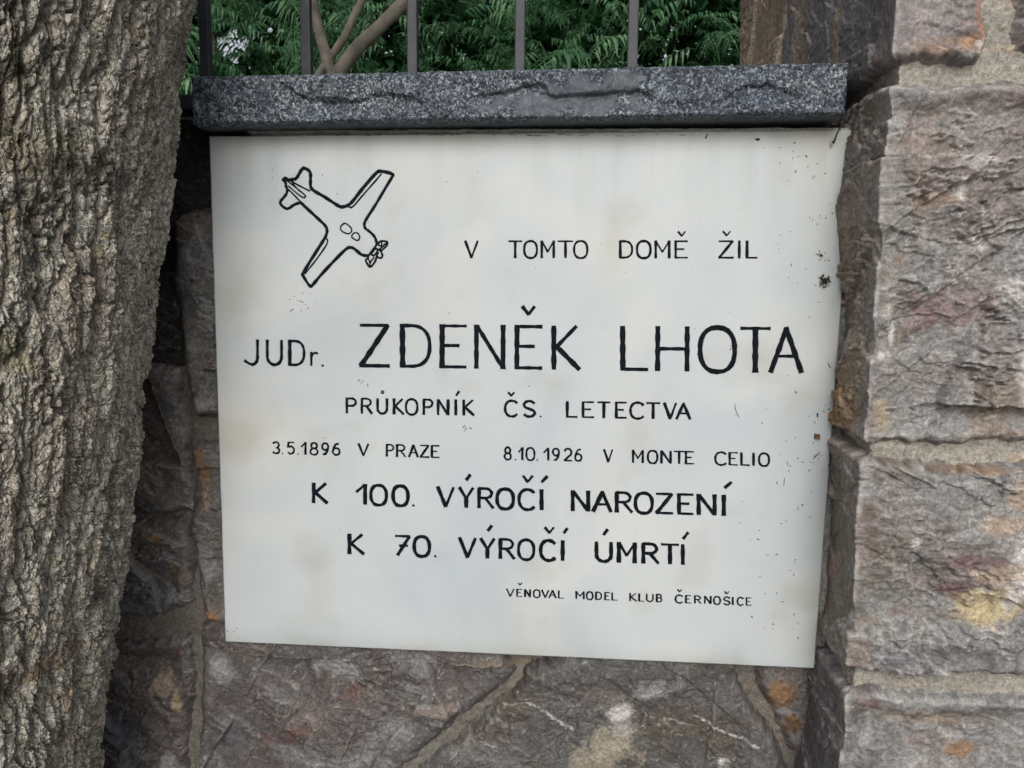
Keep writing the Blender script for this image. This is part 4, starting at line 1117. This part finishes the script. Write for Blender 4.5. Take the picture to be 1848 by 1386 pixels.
# dirt specks
def chips(name, pts, mat, parent, seed, y=0.0):
    r = random.Random(seed); v = []; f = []
    for (X, Z, L, W, ang) in pts:
        n = r.choice([3, 4, 5]); i0 = len(v); ca, sa = math.cos(ang), math.sin(ang)
        cur = r.uniform(-.5, .5)
        for k in range(n + 1):
            t = k / n - .5; w = W * (1 - abs(t) * 1.2) * r.uniform(.6, 1.2)
            u = t * L; vv = cur * L * (t * t)
            for s in (-1, 1):
                v.append((X + u * ca - (vv + s * w) * sa, y - 0.0003, Z + u * sa + (vv + s * w) * ca))
            v.append((X + u * ca - vv * sa, y - 0.0003 - W * .9, Z + u * sa + vv * ca))
        for k in range(n):
            a = i0 + k * 3; b = a + 3
            f += [(a, b, b + 2, a + 2), (a + 2, b + 2, b + 1, a + 1)]
    return mesh_py(name, v, f, mat, parent)
r = random.Random(21)
pts = []
def sp(x, y, L, W, a=None):
    X, Z = P2(x, y); pts.append((X, Z, L * PXM, W * PXM, r.uniform(0, 3.1) if a is None else a))
for _ in range(75):
    x = 1510 - abs(r.gauss(0, 55)); y = r.uniform(250, 1180)
    sp(x - max(0, (y - 250) / 935 * 65), y, r.uniform(1.5, 6), r.uniform(.4, 1.1))
for cx, cy, n, sg in ((1480, 460, 10, 8), (1490, 400, 6, 10), (1470, 830, 10, 12), (1495, 745, 9, 10), (540, 548, 14, 14), (655, 688, 5, 5), (842, 775, 8, 5), (565, 350, 3, 30), (1430, 1035, 3, 3), (1445, 300, 8, 20), (485, 320, 3, 8), (420, 1140, 4, 8), (1320, 630, 3, 4)):
    for _ in range(n):
        sp(cx + r.gauss(0, sg), cy + r.gauss(0, sg), r.uniform(1.5, 5), r.uniform(.4, 1.0))
for _ in range(70):
    sp(r.uniform(400, 1480), r.uniform(260, 1150), r.uniform(1.2, 3), r.uniform(.3, .6))
sp(1328, 741, 26, .8, 1.9); sp(1415, 870, 16, .8, 1.55); sp(1473, 822, 18, 1.0, -2.2); sp(1275, 246, 10, 1.6, 1.2); sp(1367, 252, 7, 3.2, 0); sp(1496, 660, 12, 1.2, 2.1); sp(1475, 749, 8, 2, 1.6)
sp(1357, 1113, 5, 1.6, 2.2); sp(1496, 840, 4, 2.2, 0.5)
for x in range(610, 1240, 9):
    if r.random() < .45: sp(x + r.uniform(-3, 3), 243 + r.uniform(-1, 2.5), r.uniform(4, 14), r.uniform(.4, .9), 0)
o = chips('dirt_specks', pts, M_DIRT, plaque, 5)
o['kind'] = 'stuff'

def clump(name, px_, py_, rad, mat, label, cat, seed, n=60, y=0.0):
    r = random.Random(seed); X, Z = P2(px_, py_); v = []; f = []
    for _ in range(n):
        a = r.uniform(0, 6.3); d = abs(r.gauss(0, .45)) * rad; cx = X + d * math.cos(a); cz = Z + d * math.sin(a); h = y - r.uniform(0.0003, rad * .6)
        b = r.uniform(0, 6.3); l = rad * r.uniform(.15, .5); w = rad * .09
        i0 = len(v)
        v += [(cx - w * math.sin(b), h, cz + w * math.cos(b)), (cx + w * math.sin(b), h, cz - w * math.cos(b)), (cx + l * math.cos(b), h - rad * r.uniform(-.2, .3), cz + l * math.sin(b)), (cx, h + .0008, cz)]
        f += [(i0, i0 + 1, i0 + 2), (i0, i0 + 2, i0 + 3), (i0 + 1, i0 + 3, i0 + 2)]
    o = mesh_py(name, v, f, mat)
    o['label'] = label; o['category'] = cat
    return o
clump('moss_clump', 1487, 507, 12.5 * PXM, M_MOSS, 'tiny dark moss clump stuck on the right margin of the plaque above the name', 'moss', 3, 90)
clump('moss_clump', 1481, 461, 6 * PXM, M_MOSS, 'smallest dark moss tuft on the plaque, just above the bigger clump', 'moss', 4, 30)
X, Z = P2(1474, 787)
e = 5.2 * PXM
o = mesh_py('leaf_crumb', [(X - e, -.0003, Z - e * .8), (X + e, -.0003, Z - e), (X + e * 1.05, -.0003, Z + e * .6), (X - e * .9, -.0003, Z + e * .9), (X - e * .8, -.0035, Z - e * .6), (X + e * .8, -.004, Z - e * .8), (X + e * .8, -.003, Z + e * .5), (X - e * .6, -.0045, Z + e * .7)],
        BOXF, M_CRUMB)
o['label'] = 'brown square crumb of leaf stuck on the plaque right of the year line'; o['category'] = 'crumb'

def tube(name, path, radii, mat, parent=None, seg=10, bump=0.0, smooth=True):
    path = [np.array(p, float) for p in path]
    v = []; f = []
    n = len(path)
    up = np.array([0.13, 0.9, 0.2])
    for i, p in enumerate(path):
        t = path[min(i + 1, n - 1)] - path[max(i - 1, 0)]; t /= np.linalg.norm(t) + 1e-12
        a = np.cross(t, up); a /= np.linalg.norm(a) + 1e-12; b = np.cross(t, a)
        for k in range(seg):
            an = 2 * math.pi * k / seg
            rr = radii[i] * (1 + bump * random.uniform(-1, 1))
            v.append(tuple(p + (a * math.cos(an) + b * math.sin(an)) * rr))
    for i in range(n - 1):
        for k in range(seg):
            f.append((i * seg + k, i * seg + (k + 1) % seg, (i + 1) * seg + (k + 1) % seg, (i + 1) * seg + k))
    f.append(tuple(range(seg))[::-1]); f.append(tuple((n - 1) * seg + k for k in range(seg)))
    return mesh_py(name, v, f, mat, parent, smooth=smooth)
tw = [at(1524, 208, -.010), at(1520, 225, -.012), at(1511, 240, -.012), at(1506, 254, -.006), at(1503, 258, -.005)]
o = tube('dry_twig', tw, [.0006, .0007, .0006, .0009, .0016], M_DIRT, seg=6)
o['label'] = 'thin dark dry twig hanging from the right end of the granite coping'; o['category'] = 'twig'

# ------------------------------------------------------------------ iron fence in the coping
fence = thing('iron_fence', 'dark grey iron fence with plain square upright bars set in the granite coping', 'fence')
FY = 0.075
bars = [(354, 379, 125), (541, 559, 122), (734, 752, 118), (930, 947, 113), (1135, 1151, 108)]
zc = 1.68
for xa, xb, yb in bars:
    X0 = at(xa, 60, FY)[0]; X1 = at(xb, 60, FY)[0]
    cx = (X0 + X1) / 2; wd = 0.0052
    bo = box('bar', -wd, wd, -wd, wd, 0, 1.05, M_IRON, fence, 0.0012)
    bo.location = (cx, FY + wd, zc - 0.004)
    bo.rotation_euler = (0, math.radians(random.uniform(-.15, .15)), 0)
for k in range(1, 12):
    bo = box('bar', -.0052, .0052, -.0052, .0052, 0, 1.05, M_IRON, fence, 0.0012)
    bo.location = (at(366, 60, FY)[0] - k * .113, FY + .0052, zc - .004)
for zr in (2.62,):
    box('rail', -2.35, PF.XP, FY - .004, FY + .0144, zr, zr + .008, M_IRON, fence, 0.001)
bk = box('bracket', at(327, 180, 0.05)[0], at(352, 180, 0.05)[0], 0.045, 0.06, at(330, 200, .05)[2], at(330, 172, .05)[2], M_IRON, fence, .001)

# ------------------------------------------------------------------ tree trunk in front of the wall
SIL = [(-400, 372), (0, 355), (60, 350), (120, 341), (250, 318), (400, 300), (500, 290), (600, 279), (760, 256), (900, 240), (1040, 224), (1180, 206), (1290, 190), (1386, 178), (1600, 150)]
CYT, RT = -0.165, 0.190
zs_, cx_ = [], []
for (y, x) in SIL:
    p = at(x, y, -0.06)
    th = math.atan2(-p[0], p[1] - CAM[1])
    cxx = (-RT - (CYT - CAM[1]) * math.sin(th)) / math.cos(th)
    zs_.append(p[2]); cx_.append(cxx)
zs_ = np.array(zs_)[::-1]; cx_ = np.array(cx_)[::-1]
def cxf(z): return np.interp(z, zs_, cx_)
def trunk():
    th0, th1 = math.radians(-92), math.radians(48)      # the side turned to the street and the plaque, finely modelled
    fine = np.linspace(th0, th1, 640)
    coarse = np.linspace(th1, th0 + 2 * math.pi, 60)[1:-1]
    TH_ = np.concatenate([fine, coarse, [th0 + 2 * math.pi]])
    zf = np.linspace(0.95, 1.81, 960)
    ZZ = np.concatenate([np.linspace(-0.02, 0.95, 60)[:-1], zf, np.linspace(1.81, 3.6, 70)[1:]])
    T, Z = np.meshgrid(TH_, ZZ)
    cT = np.cos(T); sT = np.sin(T)
    # periodic blending at the back so that the bark closes
    def field(U, W):
        wu = fbm(U * 22, W * 8, 701, 4) * 0.014 + fbm(U * 110, W * 70, 702, 3) * 0.0018
        ww = fbm(U * 20, W * 12, 703, 4) * 0.022 + fbm(U * 110, W * 70, 704, 3) * 0.0025
        u, w = U + wu, W + ww
        # long interlacing ridges, split into scales, split into chips
        f0, fz_, id0 = vor(u * 46 + 1, w * 6.0, 709)
        e0 = fz_ - f0
        f1, f2, id1 = vor(u * 105, w * 18, 710)
        e1 = (f2 - f1)
        rid = sst(0.0, 0.13, e1)
        g1, g2, id2 = vor(u * 200 + 2, w * 58, 711)
        e2 = (g2 - g1)
        pl = sst(0.0, 0.11, e2)
        k1, k2, id3 = vor(u * 340, w * 190, 712)
        ch = sst(0.0, 0.22, k2 - k1)
        m1 = sst(-.35, .25, fbm(U * 30, W * 12, 721, 3))
        h = sst(0, .15, e0) * 0.0078 + sst(.1, .6, e0) * .002 + (id0 - .5) * .004
        h += rid * 0.0042 * (.35 + .65 * m1) + (id1 - .5) * 0.0048 + sst(.15, .75, e1) * 0.0012
        h += pl * 0.0022 + (id2 - .5) * 0.0030
        h += ch * 0.0006 + (id3 - .5) * 0.0012
        # flaking terraces
        for fu, fw, lv, st, sd_ in ((45, 16, 4.0, .0020, 713), (130, 60, 3.0, .0010, 717)):
            t = fbm(u * fu, w * fw, sd_, 5, .55) * lv
            ft = t - np.floor(t)
            h += (np.floor(t) + sst(0, .14, ft)) * st - t * st * .6
        # deep cracks
        cr = np.abs(fbm(u * 26, w * 5.5, 714, 4, .55))
        h -= (1 - sst(0.0, 0.022, cr)) * 0.013
        cr2 = np.abs(fbm(u * 60, w * 16, 718, 3, .55))
        h -= (1 - sst(0.0, 0.035, cr2)) * 0.0050
        h += fbm(u * 420, w * 220, 715, 3, .6) * 0.0008
        cr3 = np.abs(fbm(u * 11, w * 2.6, 719, 5, .55))
        h -= (1 - sst(0.0, 0.022, cr3)) * 0.014
        h += fbm(U * 9, W * 4, 716, 3) * 0.008
        return h, id1, id2, id3, cr
    U = T * RT
    U = U + 0.10 * (Z - 1.3)
    h, i1, i2, i3, cr = field(U, Z)
    # blend to the first column at the back
    k = sst(math.radians(200), th0 + 2 * math.pi, T)
    h0 = h[:, :1]
    h = h * (1 - k) + h0 * k
    R = RT + h - 0.0183
    R = R + 0.10 * np.exp(-np.clip(Z, 0, 9) / 0.18)
    X = cxf(Z) + R * cT; Y = CYT + R * sT
    # colour: weathered plates, lichens, a few torn brown patches
    A = np.array((0.40, 0.375, 0.32)); B = np.array((0.225, 0.20, 0.168)); C_ = np.array((0.46, 0.44, 0.395)); D_ = np.array((0.27, 0.225, 0.185))
    n1 = fbm(U * 25, Z * 14, 731, 4); n2 = fbm(U * 120, Z * 90, 732, 4); n3 = fbm(U * 400, Z * 330, 733, 3)
    col = A + (B - A) * sst(.0, .5, n1)[..., None]
    col = col + (C_ - col) * (np.clip(i2 * 1.3 - .45, 0, 1) * .55)[..., None]
    col = col + (D_ - col) * (sst(.55, .9, i1) * .45)[..., None]
    li = sst(.12, .35, fbm(U * 60, Z * 60, 735, 5, .6)) * sst(-.1, .3, fbm(U * 10, Z * 8, 736, 3))
    col = col + (np.array((0.42, 0.44, 0.38)) - col) * (li * .6)[..., None]
    ly = sst(.22, .38, fbm(U * 90 + 9, Z * 90, 737, 5, .6)) * sst(-.05, .25, fbm(U * 12 + 5, Z * 9, 738, 3))
    col = col + (np.array((0.23, 0.22, 0.07)) - col) * (ly * .7)[..., None]
    def spot(px_, py_, rad, c, st):
        nonlocal col
        p = at(px_, py_, -0.24)
        d2 = np.sqrt((X - p[0]) ** 2 + (Z - p[2]) ** 2) / (rad * 0.36e-3) + np.clip(np.abs(Y + .24) - .07, 0, 9) * 30 + fbm(U * 80, Z * 80, 741, 4) * .9
        m = (1 - sst(.6, 1.05, d2)) * st
        col = col + (np.array(c) * (1 + .5 * n2)[..., None] - col) * m[..., None]
    spot(20, 140, 60, (.09, .082, .045), .8); spot(15, 130, 18, (.24, .225, .07), .7)
    spot(60, 1340, 60, (.30, .23, .17), .8); spot(20, 1250, 30, (.20, .13, .09), .6); spot(30, 640, 40, (.24, .23, .13), .6)
    spot(240, 450, 26, (.32, .34, .31), .9); spot(232, 480, 20, (.32, .34, .31), .8); spot(60, 270, 60, (.22, .20, .12), .5); spot(110, 300, 40, (.07, .06, .05), .6)
    col = col * (1 + .45 * n2 + .5 * n3)[..., None]
    V = np.stack([X, Y, Z], -1).reshape(-1, 3)
    return V, grid_faces(*T.shape), np.clip(col.reshape(-1, 3), .012, .6)
tree = thing('tree', 'thick tree trunk with furrowed grey brown bark standing against the wall left of the plaque', 'tree')
V, Q, C3 = trunk()
mesh_np('trunk', V, Q, M_BARK, C3, parent=tree)

# ------------------------------------------------------------------ shrub behind the fence
shrub = thing('shrub', 'green shrub with feathery pinnate leaves and bare pale stems behind the fence', 'shrub')
BY = 0.95
def br(pts, r0, r1, Y=BY, y1=None):
    P = [at(a, b, Y if y1 is None else Y + (y1 - Y) * i / (len(pts) - 1)) for i, (a, b) in enumerate(pts)]
    # refine with small knots
    out, rad = [], []
    n = 0
    for i in range(len(P) - 1):
        for t in np.linspace(0, 1, 7)[:-1]:
            out.append(P[i] * (1 - t) + P[i + 1] * t + np.array([random.uniform(-1, 1), 0, random.uniform(-1, 1)]) * .0012)
            rad.append(0); n += 1
    out.append(P[-1]); rad.append(0)
    N_ = len(out)
    rad = [(r0 + (r1 - r0) * i / (N_ - 1)) * (1.16 if i % 9 == 4 else random.uniform(.97, 1.03)) for i in range(N_)]
    return tube('branch', out, rad, M_BRANCH, shrub, seg=14)
PXB = (BY - CAM[1]) / F
base = at(610, 330, BY)
br([(545, -420), (552, -150), (562, 0), (572, 45), (598, 130), (603, 200), (608, 330)], 8 * PXB, 11 * PXB)
br([(735, -420), (690, -150), (650, 5), (620, 70), (575, 135), (560, 200), (575, 300), (600, 360)], 6 * PXB, 8 * PXB)
br([(900, -350), (800, -70), (736, -2), (690, 45), (650, 80), (612, 130), (600, 200), (606, 330)], 11 * PXB, 13.5 * PXB)
tube('stem', [base, base + np.array((.02, .02, -.5)), base + np.array((.03, .03, -1.2)), (base[0] + .03, base[1] + .03, 0)], [.02, .024, .028, .034], M_BRANCH, shrub, seg=14)

def frond_mesh(seed, L=0.34, pairs=11, wl=0.085):
    r = random.Random(seed); v = []; f = []
    def P(t):     # arching rib in local x (out) / z (up)
        return np.array([L * t * (1 - .12 * t), 0, L * (.28 * t - .62 * t * t)])
    n = 8
    for i in range(n + 1):
        p = P(i / n); w = .0016 * (1 - .6 * i / n)
        v += [(p[0], -w, p[2]), (p[0], w, p[2])]
    for i in range(n): f.append((2 * i, 2 * i + 1, 2 * i + 3, 2 * i + 2))
    for k in range(pairs + 1):
        t = .12 + .86 * k / pairs
        p = P(t); q = P(min(1, t + .05)); d = q - p if k < pairs else P(1) - P(.95); d /= np.linalg.norm(d)
        l = wl * (math.sin(math.pi * (.18 + .74 * t)) ** .7) * r.uniform(.62, 1.18)
        for s in ((-1, 1) if k < pairs else (0,)):
            dirv = d * ((.45 + r.uniform(-.25, .35)) if s else 1.0) + np.array((0, s * 1.0, 0)) + np.array((0, 0, -.30 + r.uniform(-.40, .25)))
            dirv /= np.linalg.norm(dirv)
            side = np.cross(dirv, (0, 0, 1)); side /= np.linalg.norm(side) + 1e-9
            w = l * r.uniform(.075, .12)
            i0 = len(v)
            a = p; m = p + dirv * l * .42 + np.array((0, 0, .006)); e = p + dirv * l + np.array((0, 0, -l * r.uniform(.12, .5)))
            v += [tuple(a), tuple(m - side * w - np.array((0, 0, w * .5))), tuple(m), tuple(m + side * w - np.array((0, 0, w * .5))), tuple(e)]
            f += [(i0, i0 + 1, i0 + 2), (i0, i0 + 2, i0 + 3), (i0 + 1, i0 + 4, i0 + 2), (i0 + 2, i0 + 4, i0 + 3)]
    me = bpy.data.meshes.new('leaf_frond')
    me.from_pydata([tuple(x) for x in v], [], f); me.update()
    me.materials.append(M_LEAF)
    return me
protos = [frond_mesh(i, L, p, w) for i, (L, p, w) in enumerate([(.26, 13, .058), (.20, 11, .046), (.30, 15, .060), (.15, 8, .044), (.23, 12, .054), (.18, 8, .060), (.27, 16, .045), (.12, 6, .050), (.21, 10, .040)])]
r = random.Random(33)
def proj(p):
    q = M.T @ (np.array(p) - CAM)
    return 924 + F * q[0] / -q[2], 693 - F * q[1] / -q[2]
def ropt(): return (r.uniform(-0.25, 0.75), r.uniform(-.35, .35), r.uniform(0, 6.283))
def frond_matrix(p, s):
    # fronds lean out of the crown towards the light on the street side
    yaw = r.gauss(-math.pi / 2, 1.25)
    return Matrix.Translation(Vector(p)) @ Matrix.Rotation(yaw, 4, 'Z') @ Matrix.Rotation(r.uniform(-.5, .45), 4, 'Y') @ Matrix.Rotation(r.uniform(-.5, .5), 4, 'X') @ Matrix.Scale(s, 4)
def thin(X, Y, Z):
    # the crown is thin here and the sky shows between the leaves
    u, v = (X + 0.448 * (Y + .755)) / (Y + .755), (Z - 1.5 - .285 * (Y + .755)) / (Y + .755)
    return abs(u) < .030 and abs(v) < .018 + .008 * math.sin(u * 200)
cand = []
tries = 0
while len(cand) < 300 and tries < 20000:
    tries += 1
    Y = r.uniform(1.15, 2.3); X = r.uniform(-1.35, .75); Z = r.uniform(1.72, 2.75)
    if gn(np.array([X * 2.6]), np.array([Z * 3.1 + Y]), 88)[0] < -.12 or (thin(X, Y, Z) and r.random() < .6): continue
    cand.append((X, Y, Z))
for p in cand:
    o = bpy.data.objects.new('leaf_frond', r.choice(protos))
    link(o, shrub)
    o.matrix_world = frond_matrix(p, r.uniform(.7, 1.15))
# the mass of smaller, farther fronds
def merged(name, mats_meshes, parent, mat):
    Vs_, Fs, k = [], [], 0
    for me_v, me_f, mt in mats_meshes:
        R_ = np.array(mt)
        Vs_.append(me_v @ R_[:3, :3].T + R_[:3, 3]); Fs.append(me_f + k); k += len(me_v)
    V = np.vstack(Vs_); T = np.vstack(Fs)
    o = mesh_np(name, V, T, mat, None, smooth=False, parent=parent)
    return o
pv = []
for me in protos:
    vv = np.array([tuple(x.co) for x in me.vertices]); tt = []
    for p in me.polygons:
        i = list(p.vertices); tt.append(i[:3])
        if len(i) == 4: tt.append([i[0], i[2], i[3]])
    pv.append((vv, np.array(tt)))
lst = []
for _ in range(3000):
    Y = r.uniform(1.7, 3.9); X = r.uniform(-2.4, 1.3); Z = r.uniform(1.0, 3.4)
    if thin(X, Y, Z) and r.random() < .93: continue
    if gn(np.array([X * 2.2]), np.array([Z * 2.6 + Y * 1.3]), 89)[0] < -.15: continue
    a = r.choice(pv)
    lst.append((a[0], a[1], frond_matrix((X, Y, Z), r.uniform(.8, 1.3))))
o = merged('foliage', lst, shrub, M_LEAF); o['kind'] = 'stuff'

# far dark hedge: a mass of leaves around an uneven body
hedge = thing('hedge', 'tall dark evergreen hedge closing the garden behind the feathery shrub', 'hedge')
nl = 160000
Xh = RNG.uniform(-6, 5.5, nl); Zh = RNG.uniform(0.8, 4.6, nl); dep_ = RNG.uniform(0, 1, nl) ** 1.6
Yh = 4.9 + gn(Xh * 1.1, Zh * 1.1, 91) * .55 + gn(Xh * 3.2, Zh * 3.2, 92) * .25 + dep_ * .9
ok = ~np.array([thin(a, b, c_) and random.random() < .95 for a, b, c_ in zip(Xh, Yh, Zh)])
Xh, Zh, Yh = Xh[ok], Zh[ok], Yh[ok]; nl = len(Xh)
a1 = RNG.uniform(0, 6.283, nl); tl = RNG.uniform(-1.2, .5, nl); sz = RNG.uniform(.038, .088, nl)
d1 = np.stack([np.cos(a1) * np.cos(tl), np.sin(a1) * np.cos(tl), np.sin(tl)], -1)
d2 = np.stack([-np.sin(a1), np.cos(a1), RNG.uniform(-.5, .5, nl)], -1)
c0 = np.stack([Xh, Yh, Zh], -1)
Vh = np.stack([c0 - d1 * sz[:, None], c0 + d2 * (sz * .45)[:, None], c0 + d1 * sz[:, None], c0 - d2 * (sz * .45)[:, None]], 1).reshape(-1, 3)
Qh = np.arange(nl * 4).reshape(-1, 4)
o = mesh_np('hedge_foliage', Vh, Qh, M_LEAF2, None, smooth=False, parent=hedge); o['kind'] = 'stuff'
for i in range(9):
    x = -5.5 + i * 1.25 + random.uniform(-.2, .2)
    tube('trunk', [(x, 5.3, 0), (x + .05, 5.35, 1.4), (x, 5.3, 2.8), (x + .1, 5.3, 4.4)], [.09, .07, .05, .02], M_BRANCH, hedge, seg=8)
